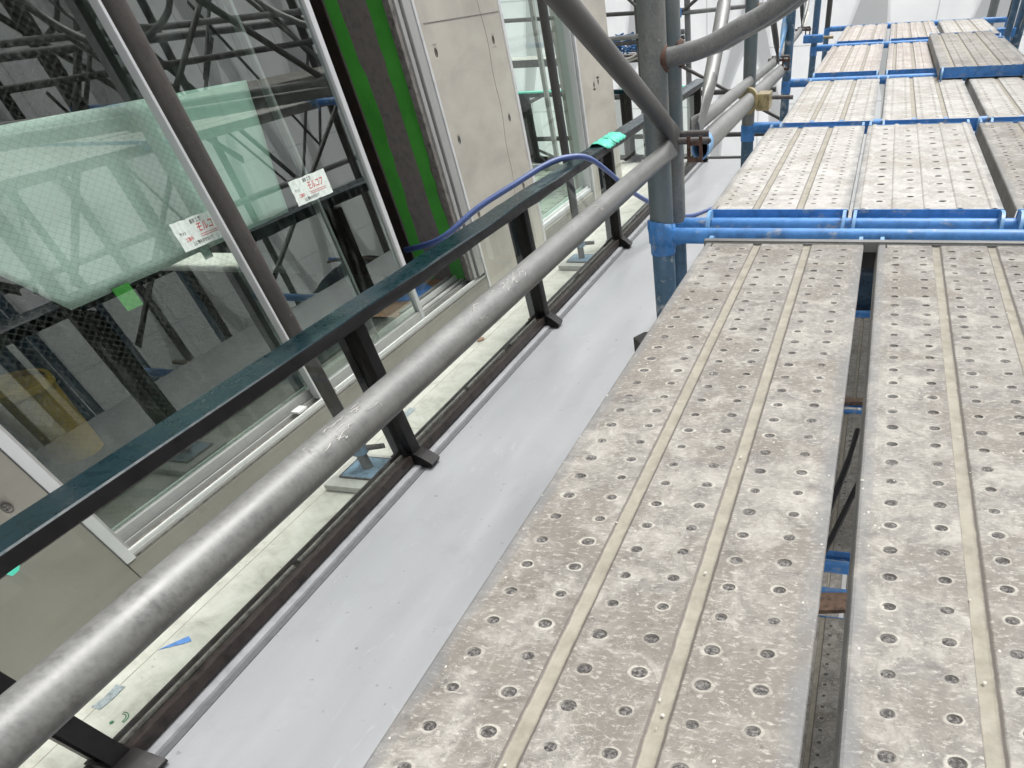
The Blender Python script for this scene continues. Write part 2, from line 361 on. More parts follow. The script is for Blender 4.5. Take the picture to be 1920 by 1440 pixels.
# ------------------------------------------------------------------ setting
ZD, ZP, ZS, XR, XW = -1.40, -.545, -1.27, -1.95, -2.60
tag(B(-60, 60, -60, 60, -6.9, -6.5).build('ground', M['ground']), kind='structure')
def slab(name, x0, x1, y0, y1, z0, z1, mat, bev=.004): return tag(B(x0, x1, y0, y1, z0, z1, bev).build(name, mat), kind='structure')
slab('roof_deck', -1.945, -1.16, -1.5, 9.33, -1.62, ZD, M['deck'])
slab('balcony_floor', -8.2, -2.06, -1.5, 9.33, -1.62, ZD+.002, M['cream'])
slab('kerb', -2.058, -1.932, -1.5, 9.33, -1.60, -1.384, simple('painted_kerb', (.27, .275, .285), .6, bump=.1), .006)
slab('painted_shade_strip', -1.9315, -1.908, -1.5, 9.30, -1.60, ZD+.0045, simple('shade_strip_grey', (.10, .102, .107), .6, bump=.2, scale=25), .001)  # dark strip added along the kerb, stands in for the shade beside the railing
# cracks / joints in the cream floor
mb = MB()
for y in (.35, 2.6, 4.6): mb.box(-2.59, -2.07, y, y+.004, ZD+.001, ZD+.0035)
mb.box(-2.318, -2.314, -1.2, 9, ZD+.001, ZD+.0034)
tag(mb.build('floor_joint', simple('faint_joint', (.42, .40, .34), .8, bump=0)), kind='structure')

# ------------------------------------------------------------------ building walls
def wall(label, y0, y1, x0=XW-.2, x1=XW, mat='concrete', holes=(), z0=ZD+.004, z1=3.2, extra=None, group=None):
    base = (XW, (y0+y1)/2, z0)
    t = thing('concrete_wall', base, label, 'wall')
    # body with real sockets for the tie holes: a grid of quads with octagonal openings
    mb = MB(); mb.box(x0, x1-.004, y0, y1, z0, z1)
    ys = sorted({y0, y1} | {h[0]+d for h in holes for d in (-.03, .03)}); zs = sorted({z0, z1} | {h[1]+d for h in holes for d in (-.03, .03)})
    for i in range(len(ys)-1):
        for j in range(len(zs)-1):
            yc, zc = (ys[i]+ys[i+1])/2, (zs[j]+zs[j+1])/2
            hh = [h for h in holes if abs(h[0]-yc) < .012 and abs(h[1]-zc) < .012]
            if not hh: mb.add([(x1, ys[i], zs[j]), (x1, ys[i+1], zs[j]), (x1, ys[i+1], zs[j+1]), (x1, ys[i], zs[j+1])], [(0, 1, 2, 3)])
            else:
                h = hh[0]; n = 16; sq = []; ci = []
                for k in range(n):
                    a = 2*PI*k/n; c, s_ = math.cos(a), math.sin(a); m = max(abs(c), abs(s_)); sq.append((x1, h[0]+c/m*.03, h[1]+s_/m*.03)); ci.append((x1, h[0]+c*.017, h[1]+s_*.017))
                bk = [(x1-.003, h[0]+math.cos(2*PI*k/n)*.013, h[1]+math.sin(2*PI*k/n)*.013) for k in range(n)]
                mb.add(sq+ci+bk, [(k, (k+1) % n, n+(k+1) % n, n+k) for k in range(n)]+[(n+k, n+(k+1) % n, 2*n+(k+1) % n, 2*n+k) for k in range(n)]+[tuple(range(2*n, 3*n))])
    mb.build('wall_body', M[mat], t)
    for h in holes:
        r = MB(); r.ring_tube((x1-.0028, h[0], h[1]), (x1+.0015, h[0], h[1]), .0175, .003, 18); r.build('tie_hole_rim', M['rust'] if h[1] > -.5 else M['iron'], t)
        k = MB(); k.tube([(x1-.0034, h[0], h[1]), (x1-.0022, h[0], h[1])], .012, 16); k.build('tie_hole_plug', M['mud'], t)
    return t
w1 = wall('concrete wall with painted shade left of the wired sliding window, one round tie hole', -1.5, 1.185, mat='concrete_dark', holes=((1.062, -.934), (1.062, -.3), (.3, -.934)))
w2 = wall('tall pale concrete wall between the green taped doorway and the far window', 4.555, 5.66, holes=((4.66, -.24), (5.47, -.242), (4.66, -.594), (5.47, -.594), (4.66, -.95), (5.47, -.95)))
B(XW-.02, XW+.0035, 5.655, 5.70, ZD+.006, 3.2, .004).build('edge_trim', M['trim'], w2)
B(XW-.02, XW+.0035, 4.535, 4.56, ZD+.006, 3.2, .004).build('edge_trim', M['trim'], w2)
jm = MB()
prev = None
for k in range(26):   # fine vertical crack
    z = .0-k*.045; y = 5.36-.012*math.sin(k*.9)-.008*k*.3+.03*math.sin(k*.17)
    if prev: jm.tube([prev, (XW+.0005, y, z)], .0011, 5)
    prev = (XW+.0005, y, z)
jm.build('crack', M['gasket'], w2)
B(XW-.001, XW+.0012, 4.6, 5.64, -.135, -.131).build('form_joint', M['gasket'], w2)
w3 = wall('pale concrete column past the far window, two small anchor holes', 7.08, 8.0, holes=((7.42, -.62), (7.55, -.61)))
B(XW-.02, XW+.0035, 7.05, 7.085, ZD+.006, 3.2, .004).build('edge_trim', M['trim'], w3)
# sill upstand below the openings
t = thing('window_sill', (XW, 3, ZD), 'grey concrete sill upstand under the sliding window and doorway', 'sill')
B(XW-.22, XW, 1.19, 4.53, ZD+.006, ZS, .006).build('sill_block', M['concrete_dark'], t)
t = thing('window_sill', (XW, 6.4, ZD), 'grey concrete sill under the far window beside the column', 'sill')
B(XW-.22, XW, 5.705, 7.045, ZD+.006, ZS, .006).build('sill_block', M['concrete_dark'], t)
# room behind: dark shell (lintel, back wall, floor, ceiling, partitions)
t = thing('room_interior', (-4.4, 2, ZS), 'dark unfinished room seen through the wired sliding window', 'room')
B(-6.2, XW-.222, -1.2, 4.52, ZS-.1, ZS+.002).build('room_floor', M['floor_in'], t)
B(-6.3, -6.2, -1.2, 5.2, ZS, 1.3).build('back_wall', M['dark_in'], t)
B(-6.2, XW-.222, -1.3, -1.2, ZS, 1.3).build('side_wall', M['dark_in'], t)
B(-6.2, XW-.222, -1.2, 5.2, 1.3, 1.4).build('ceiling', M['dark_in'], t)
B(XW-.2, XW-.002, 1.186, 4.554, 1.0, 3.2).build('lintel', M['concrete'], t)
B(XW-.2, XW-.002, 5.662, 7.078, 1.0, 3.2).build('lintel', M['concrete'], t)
t = thing('room_interior', (-4.4, 6.4, ZS), 'pale corner room behind the far window, open to the white sheets', 'room')
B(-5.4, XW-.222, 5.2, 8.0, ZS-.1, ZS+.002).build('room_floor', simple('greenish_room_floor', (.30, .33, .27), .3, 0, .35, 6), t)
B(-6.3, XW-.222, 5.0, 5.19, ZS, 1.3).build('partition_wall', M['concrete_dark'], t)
B(-5.4, -3.0, 7.98, 8.03, ZS+.002, ZS+.05).build('track', M['alu'], t)
for x in (-3.35, -5.38): B(x, x+.04, 7.97, 8.02, ZS+.05, 1.3).build('stile', M['alu'], t)

# ------------------------------------------------------------------ sliding window
t = thing('sliding_window', (XW-.1, 2.4, ZS), 'large wired glass sliding window with pale aluminium frame, green sheet behind its glass', 'window')
o = B(XW-.20, XW+.004, 1.19, 1.235, ZS+.003, 1.0, .003).build('frame_jamb', M['alu_white'], t)
B(XW-.15, XW-.03, 1.24, 1.262, ZS+.004, 1.0, .003).build('frame_jamb', M['alu'], t)
# tracks: bright and grey ribs running the whole opening
B(XW-.215, XW-.003, 1.236, 4.53, ZS+.001, ZS+.008).build('track_base', M['gasket'], t)
for k, (x, h, m) in enumerate(((-.008, .010, 'alu'), (-.026, .018, 'white'), (-.040, .012, 'white'), (-.088, .016, 'alu'), (-.145, .012, 'white'), (-.20, .026, 'white'))):
    B(XW+x-.004, XW+x+.004, 1.238, 4.53, ZS+.008, ZS+.008+h, .001).build('track_rib', M[m], t)
def pane(y0, y1, x, mat, stiles, mat_s='alu_white'):
    f = MB(); f.box(x-.003, x+.003, y0, y1, ZS+.060, 1.0); f.build('pane', M[mat], t)
    B(x-.018, x+.018, y0, y1, ZS+.02, ZS+.060, .003).build('bottom_rail', M['alu'], t)
    for (a, b) in stiles: B(x-.02, x+.02, a, b, ZS+.02, 1.0, .003).build('stile', M[mat_s], t)
pane(1.27, 2.62, XW-.115, 'glass_wire', ((2.622, 2.655),))
pane(2.592, 3.66, XW-.062, 'glass_win', ((2.552, 2.59), (3.662, 3.70)))
pane(2.66, 3.30, XW-.165, 'glass_clear', ((3.302, 3.322),), 'alu')
B(XW-.075, XW-.03, 2.36, 2.43, ZS+.03, ZS+.04, .002).build('clip', M['white'], t)
B(XW-.06, XW-.02, 2.60, 2.66, ZS-.0, ZS+.03, .002).build('clip', M['alu'], t)
# aluminium jambs of the doorway
for (a, b, x, m) in ((4.345, 4.385, -.045, 'gasket'), (4.388, 4.428, -.035, 'alu'), (4.430, 4.440, -.04, 'black_steel'), (4.443, 4.532, -.022, 'alu')):
    B(XW+x-.02, XW+x+.02, a, b, ZS+.03, 1.0, .004).build('frame_jamb', M[m], t)
# doorway reveal with green tape
t = thing('doorway_partition', (-2.95, 4.46, ZS), 'dark doorway reveal with a grey brown panel edged by two bands of green tape', 'door')
ZT = 1.0
B(-3.24, -3.10, 4.44, 4.52, ZS+.003, ZT).build('reveal_board', M['brown_board'], t)
B(-3.10, -2.72, 4.45, 4.52, ZS+.003, ZT).build('panel', M['door'], t)
def torn(x0, x1, y, z0, z1, m, name, seed):
    rs = random.Random(seed); mb = MB(); n = 40; L = []; R_ = []
    for k in range(n+1):
        z = z0+(z1-z0)*k/n; L.append((x0+rs.uniform(-.004, .004), z)); R_.append((x1+rs.uniform(-.008, .008)+.012*math.sin(k*.35+seed), z))
    mb.prism([(a, b) for a, b in L]+[(a, b) for a, b in reversed(R_)], 'y', y-.0015, y)
    return mb.build(name, M[m], t)
torn(-3.085, -2.99, 4.448, ZS+.01, ZT-.01, 'green_tape', 'tape_band', 3); torn(-2.825, -2.728, 4.448, ZS+.01, ZT-.01, 'green_tape', 'tape_band', 8)
B(-2.72, -2.665, 4.44, 4.50, ZS+.003, ZT).build('reveal_edge', M['gasket'], t)
B(-4.2, -3.25, 4.52, 4.60, ZS+.003, ZT).build('side_wall', M['brown_board'], t)
mb = MB(); mb.prism([(-3.2, 3.7), (-2.86, 3.72), (-2.83, 4.44), (-3.2, 4.44)], 'z', ZS+.003, ZS+.008); tag(mb.build('protection_board', M['tan_board'], origin=(-3, 4.1, ZS)), 'brown floor protection board inside the taped doorway', 'board')
mb = MB(); mb.prism([(-3.18, 3.95), (-2.95, 4.0), (-2.86, 4.12), (-2.88, 4.25), (-3.0, 4.34), (-3.18, 4.38)], 'z', ZS+.009, ZS+.013); tag(mb.build('blue_sheet', M['blue_tape'], origin=(-3, 4.2, ZS)), 'crumpled blue sheet on the brown board in the doorway', 'sheet')
mb = MB(); mb.prism([(-2.86, 3.74), (-2.835, 3.74), (-2.835, 4.43), (-2.86, 4.43)], 'z', ZS+.009, ZS+.03); tag(mb.build('threshold_strip', M['alu'], origin=(-2.85, 4.1, ZS)), 'pale metal threshold strip along the doorway floor board', 'strip')

# green sheet hung inside the glass, wavy, with its corner tape
mb = MB(); xs_ = XW-.20
def q(u, v):   # bilinear on the sheet outline
    c = [(1.42, -.20), (3.25, -.215), (3.13, -.63), (1.84, -.64)]
    y = (c[0][0]*(1-u)+c[1][0]*u)*(1-v)+(c[3][0]*(1-u)+c[2][0]*u)*v; z = (c[0][1]*(1-u)+c[1][1]*u)*(1-v)+(c[3][1]*(1-u)+c[2][1]*u)*v
    return y, z
NU, NV = 44, 14; vs_ = []
for j in range(NV+1):
    for i in range(NU+1):
        y, z = q(i/NU, j/NV); vs_.append((xs_+.003*math.sin(i*.6+j*.35)+.002*math.sin(j*.8-i*.21), y, z))
mb.add(vs_, [(j*(NU+1)+i, j*(NU+1)+i+1, (j+1)*(NU+1)+i+1, (j+1)*(NU+1)+i) for j in range(NV) for i in range(NU)], 0, True)
t = thing('protective_sheet', (xs_, 2.3, -.65), 'pale green translucent sheet hanging behind the wired glass of the window', 'sheet')
o = mb.build('sheet', M['film'], t); so_ = o.modifiers.new('thick', 'SOLIDIFY'); so_.thickness = .0015
B(xs_+.012, xs_+.014, 2.02, 2.10, -.70, -.63).build('tape', M['green_tape'], t)
B(xs_+.012, xs_+.014, 2.50, 2.55, -.66, -.62).build('tape', M['sticker'], t)

# stickers on the glass
def text_part(txt, size, y, z, x, parent, mat, shear=0, ang=0):
    cu = bpy.data.curves.new('print', 'FONT'); cu.body = txt; cu.size = size; cu.extrude = .0002; cu.shear = shear; cu.align_x = 'LEFT'; cu.offset = size*.012
    tmp = bpy.data.objects.new('print', cu); scn.collection.objects.link(tmp)
    dg = bpy.context.evaluated_depsgraph_get(); me = bpy.data.meshes.new_from_object(tmp.evaluated_get(dg)); bpy.data.objects.remove(tmp)
    Mx = Matrix.Translation((x, y, z)) @ Matrix(((0, 0, 1, 0), (1, 0, 0, 0), (0, 1, 0, 0), (0, 0, 0, 1))) @ Matrix.Rotation(ang, 4, 'Z')
    me.transform(Matrix.Translation(-Vector(parent['base'])) @ Mx); me.materials.clear(); me.materials.append(mat)
    o = bpy.data.objects.new('print', me); scn.collection.objects.link(o); o.parent = parent; return o
def sticker(y, z, x, label, wd=.285, ht=.085):
    t = thing('sticker', (x, y, z), label, 'sticker')
    rs = random.Random(int(y*100)); top = [(y+wd*k/10, z+ht+rs.uniform(-.002, .002)) for k in range(11)]; bot = [(y+wd*k/10, z+rs.uniform(-.001, .001)) for k in range(11)]
    lf = [(y+rs.uniform(-.003, .004), z+ht*k/8) for k in range(1, 8)]
    mb = MB(); mb.prism(bot+list(reversed(top))+list(reversed(lf)), 'x', x, x+.0008); mb.build('paper', M['sticker'], t)
    text_part('モルコフ', .032, y+.115, z+.040, x+.001, t, M['red_ink'], .3)
    text_part('東洋 工 業', .014, y+.10, z+.068, x+.001, t, M['black_ink'])
    text_part('サッシ', .012, y+.02, z+.045, x+.001, t, M['black_ink'])
    text_part('工事中', .014, y+.035, z+.024, x+.001, t, M['red_ink'])
    text_part('上に物をのせないで', .013, y+.06, z+.008, x+.001, t, M['black_ink'])
    for k in range(2): B(x+.0009, x+.0013, y+.12, y+.25, z+.024+k*.006, z+.0255+k*.006).build('print_line', M['red_ink'], t)
sticker(3.055, -.597, XW-.0585, 'white sticker with red lettering on the right hand glass of the sliding window')
sticker(2.36, -.600, XW-.111, 'white sticker with red lettering overlapping the edge of the green sheet')

# far window
t = thing('fixed_window', (XW-.1, 6.4, ZS), 'far window of clear glass between the tall concrete wall and the column', 'window')
for (a, b) in ((5.702, 5.73), (7.02, 7.048)): B(XW-.14, XW-.02, a, b, ZS+.002, 1.0, .004).build('frame_jamb', M['alu_white'], t)
B(XW-.14, XW-.02, 5.731, 7.019, ZS+.002, ZS+.03, .004).build('bottom_rail', M['alu_white'], t)
B(XW-.083, XW-.077, 5.731, 7.019, ZS+.03, 1.0).build('pane', M['glass_clear'], t)
for x in (-.11, -.05): B(XW+x, XW+x+.008, 5.731, 7.019, ZS+.03, ZS+.045).build('track_rib', M['white'], t)
# yellow pail in the dark room
t = thing('pail', (-3.62, 1.90, ZS), 'yellow plastic pail standing in the dark room at the left edge', 'bucket')
m = MB(); m.tube([(-3.62, 1.90, ZS+.005), (-3.62, 1.90, ZS+.30)], [.12, .15], 28); m.build('body', M['yellow'], t)
m = MB(); m.ring_tube((-3.62, 1.90, ZS+.29), (-3.62, 1.90, ZS+.315), .158, .02, 28); m.build('lip', M['yellow'], t)

# ------------------------------------------------------------------ railing
t = thing('balcony_railing', (XR, 4.3, ZD), 'long dark balcony railing with glass infill and flat top rail under torn teal film', 'railing')
ZR = -.752
def wavy_rail():
    mb = MB(); n = 60; prof = [(-2.032, ZR-.004), (-2.028, ZR), (-1.913, ZR), (-1.909, ZR-.004), (-1.909, ZR-.038), (-1.913, ZR-.042), (-2.028, ZR-.042), (-2.032, ZR-.038)]
    rs = random.Random(4); vs = []; L = len(prof)
    for i in range(n+1):
        y = -1.3+10.62*i/n; a = max(0, min(1, (y-1.6)/1.5))*.0035
        for k, (x, z) in enumerate(prof): vs.append((x+rs.uniform(-a, a), y, z+rs.uniform(-a, a)*.7-.010*max(0, (y-1.5))/7.5))
    fs = [(i*L+k, i*L+(k+1) % L, (i+1)*L+(k+1) % L, (i+1)*L+k) for i in range(n) for k in range(L)]+[tuple(range(L)), tuple(range(n*L+L-1, n*L-1, -1))]
    mb.add(vs, fs, 0, True)
    for q_ in range(n*L):
        if q_ % L in (3, 4, 5, 6): mb.mi[q_] = 1      # top faces keep the film material, side and underside are near-black
    return mb
wavy_rail().build('top_rail', [M['rail'], M['black_steel']], t)
def rail_post(x, y, parent, z1=-.80):
    mb = MB(); mb.prism([(x-.122, y-.022), (x-.085, y-.022), (x-.083, y-.014), (x-.040, y-.014), (x-.038, y-.022), (x-.001, y-.03), (x, y-.028), (x, y+.035), (x-.125, y+.035), (x-.125, y-.02)], 'z', -1.384, z1)
    p = mb.build('post', M['black_steel'], parent)
    f = MB(); f.prism([(x-.135, -1.384), (x+.075, -1.392), (x+.085, -1.375), (x+.04, -1.345), (x+.004, -1.33), (x-.135, -1.35)], 'y', y-.035, y+.045)
    sub(f, 'shoe', M['black_steel'], p, parent['base'])
    return p
PY = (.44, 2.27, 4.06, 5.81, 7.58, 9.18)
for y in PY: rail_post(XR, y, t)
ends = [-1.3]+list(PY)
for a, b in zip(ends[:-1], ends[1:]):
    if b-a < .3: continue
    ch = MB(); ch.box(-1.970, -1.959, a+.045, b-.04, -1.372, -1.335, .002); ch.box(-2.03, -1.9705, a+.045, b-.04, -1.352, -1.340, .002); ch.box(-2.03, -2.022, a+.045, b-.04, -1.3395, -1.322, .001)
    ch.build('bottom_rail', M['brown_steel'], t)
    g_ = MB(); rs = random.Random(int(b*10)); y = a+.05      # torn gasket tape along the glass
    while y < b-.25:
        l = min(rs.uniform(.35, .9), b-.05-y); g_.box(-2.012, -2.000, y, y+l, -1.3395, -1.330+rs.uniform(0, .004), .001); y += l+rs.uniform(.03, .13)
    g_.build('gasket', M['gasket'], t)
    B(-1.996, -1.988, a+.04, b-.035, -1.3395, -.797).build('glass_pane', M['glass_rail'], t)
# return along the far end
t = thing('balcony_railing', (-3, 9.25, ZD), 'far end railing returning left across the balcony, green film on its top rail', 'railing')
B(-5.2, -2.036, 9.19, 9.27, -.845, -.812, .004).build('top_rail', M['rail'], t)
for x in (-2.80, -4.08, -5.1): rail_post(x, 9.22, t, -.846)
B(-5.2, -2.08, 9.24, 9.25, -1.38, -1.34).build('bottom_rail', M['brown_steel'], t)
B(-5.2, -2.08, 9.205, 9.213, -1.339, -.847).build('glass_pane', M['glass_rail'], t)
# torn teal film strips
def scrap(name, pts, z, mat, label, cat, axis='z', th=.003):
    mb = MB(); mb.prism(pts, axis, z, z+th); c = (sum(p[0] for p in pts)/len(pts), sum(p[1] for p in pts)/len(pts), z)
    return tag(mb.build(name, M[mat], origin=c), label, cat)
t = thing('torn_film', (-1.95, 5.85, ZR-.006), 'torn teal film bunched over the top rail near its middle joint', 'film')
for k, (y0, y1) in enumerate(((5.52, 5.72), (5.74, 5.98))):
    mb = MB(); vs_ = []; n = 9; rs = random.Random(k)
    for i in range(n):
        for j in range(5):
            x = -2.045+.165*j/4; y = y0+(y1-y0)*i/(n-1)+rs.uniform(-.03, .03)*(j-2)*.5; vs_.append((x, y, ZR-.002+.014*math.sin(i*1.2+j)**2+(-.02 if j in (0, 4) else .004)))
    mb.add(vs_, [(i*5+j, i*5+j+1, (i+1)*5+j+1, (i+1)*5+j) for i in range(n-1) for j in range(4)], 0, True)
    o = mb.build('film_strip', M['teal_tape'], t); s_ = o.modifiers.new('thick', 'SOLIDIFY'); s_.thickness = .002
t = thing('torn_film', (-1.95, 9.2, -.8), 'thin torn teal film over the far corner of the railing', 'film')
mb = MB(); mb.box(-2.9, -1.86, 9.19, 9.285, -.811, -.806, .002); mb.build('film_strip', M['teal_tape'], t)
t = thing('torn_film', (-4.1, 9.2, -.8), 'green film wrapped on the end railing seen through the far window', 'film')
mb = MB(); mb.box(-4.35, -3.2, 9.18, 9.28, -.811, -.800, .003); mb.build('film_strip', M['teal_tape'], t)
t = thing('torn_film', (-1.95, .68, -.79), 'small teal film tip hanging under the top rail at the left edge', 'film')
mb = MB(); mb.prism([(.655, -.79), (.69, -.79), (.68, -.797), (.66, -.799)], 'x', -1.907, -1.905); mb.build('film_strip', M['teal_tape'], t)

# ------------------------------------------------------------------ floor scraps
scrap('tape_scrap', [(-2.31, .90), (-2.285, .935), (-2.245, .985), (-2.215, .965), (-2.235, .945), (-2.27, .925)], ZD+.0036, 'blue_tape', 'small torn scrap of blue tape on the cream balcony floor', 'tape', th=.001)
scrap('tape_scrap', [(-2.335, .62), (-2.325, .66), (-2.33, .725), (-2.288, .722), (-2.285, .665), (-2.292, .615)], ZD+.0036, 'grey_tape', 'short grey tape patch on the cream floor near the front railing post', 'tape', th=.001)
scrap('tape_scrap', [(-2.335, 2.69), (-2.335, 2.82), (-2.288, 2.81), (-2.29, 2.70)], ZD+.0036, 'grey_tape', 'grey tape patch on the floor just past the second railing post', 'tape', th=.001)
scrap('washer', [(-2.34+.022*math.cos(k*PI/6), 3.78+.03*math.sin(k*PI/6)) for k in range(12)], ZD+.0036, 'tan_board', 'small tan disc lying on the cream floor below the pipe', 'washer', th=.006)
t = thing('floor_mark', (-2.18, .595, ZD+.003), 'small green printed mark of two arcs and a dot on the cream floor', 'mark')
m = MB()
for r in (.022, .030): m.tube([(-2.19+r*math.cos(a), .595+r*math.sin(a), ZD+.0035) for a in [(-.35+k*.22)*1.0 for k in range(11)]], .0016, 5)
m.build('arc', M['green_ink'], t); m = MB(); m.tube([(-2.203, .578, ZD+.003), (-2.203, .578, ZD+.0048)], .007, 12); m.build('dot', M['green_ink'], t)

# ------------------------------------------------------------------ jack posts on the balcony
def jack_post(x, y, label, r=.031, mat='galv_brown', dx=0):
    t = thing('jack_post', (x, y, ZD), label, 'scaffold post', 'jack posts standing on the balcony')
    B(x-.15, x+.105, y-.17, y+.13, ZD+.004, ZD+.034, .012).build('pad', M['sand'], t)
    pl = B(x-.095, x+.085, y-.095, y+.085, ZD+.0345, ZD+.042, .002).build('base_plate', M['faded'], t)
    m = MB(); 
    for a, b, c, d in ((x-.10, x+.09, y-.10, y-.0955), (x-.10, x+.09, y+.0855, y+.09), (x-.10, x-.0955, y-.095, y+.085), (x+.0855, x+.09, y-.095, y+.085)): m.box(a, b, c, d, ZD+.0345, ZD+.043)
    sub(m, 'plate_rim', M['iron'], pl, t['base'])
    T([(x, y, ZD+.042), (x, y, ZD+.22)], .026, 20).build('screw', M['galv_pale'], t)
    hd = T([(x, y, ZD+.115), (x, y, ZD+.15)], .042, 20).build('nut', M['faded'], t)
    m = MB()
    for a in (.5, .5+PI): m.tube([(x+.03*math.cos(a), y+.03*math.sin(a), ZD+.13), (x+.12*math.cos(a), y+.12*math.sin(a), ZD+.125)], [.013, .011], 10)
    sub(m, 'nut_handle', M['iron'], hd, t['base'])
    T([(x, y, ZD+.15), (x+dx, y, 3.2)], r, 24).build('tube', M[mat], t)
    return t
jack_post(-2.16, 2.14, 'brownish steel post on a jack and grey pad in front of the wired window')
jack_post(-2.16, 5.36, 'grey steel post on a jack in front of the far window', mat='galv_dark')

# ------------------------------------------------------------------ hose over the top rail
t = thing('hose', (-2.0, 4.8, ZR), 'blue hose looping out of the doorway and over the top rail', 'hose')
hp = [(-3.0, 4.25, -1.05), (-2.62, 4.12, -.96), (-2.40, 4.3, -.85), (-2.2, 4.52, -.775), (-2.06, 4.72, -.725), (-1.96, 4.86, -.712), (-1.86, 5.0, -.735), (-1.80, 5.2, -.83), (-1.76, 5.55, -.99), (-1.70, 5.9, -1.13), (-1.60, 6.3, -1.28), (-1.52, 6.75, -1.384), (-1.3, 7.2, -1.385)]
def smooth(pts, n=6):
    pts = [Vector(p) for p in pts]; out = []
    for i in range(len(pts)-1):
        p0, p1, p2, p3 = pts[max(i-1, 0)], pts[i], pts[i+1], pts[min(i+2, len(pts)-1)]
        for k in range(n):
            u = k/n; out.append(.5*((2*p1)+(p2-p0)*u+(2*p0-5*p1+4*p2-p3)*u*u+(3*p1-p0-3*p2+p3)*u**3))
    return out+[pts[-1]]
T(smooth(hp), .0145, 12).build('hose_body', M['hose'], t)

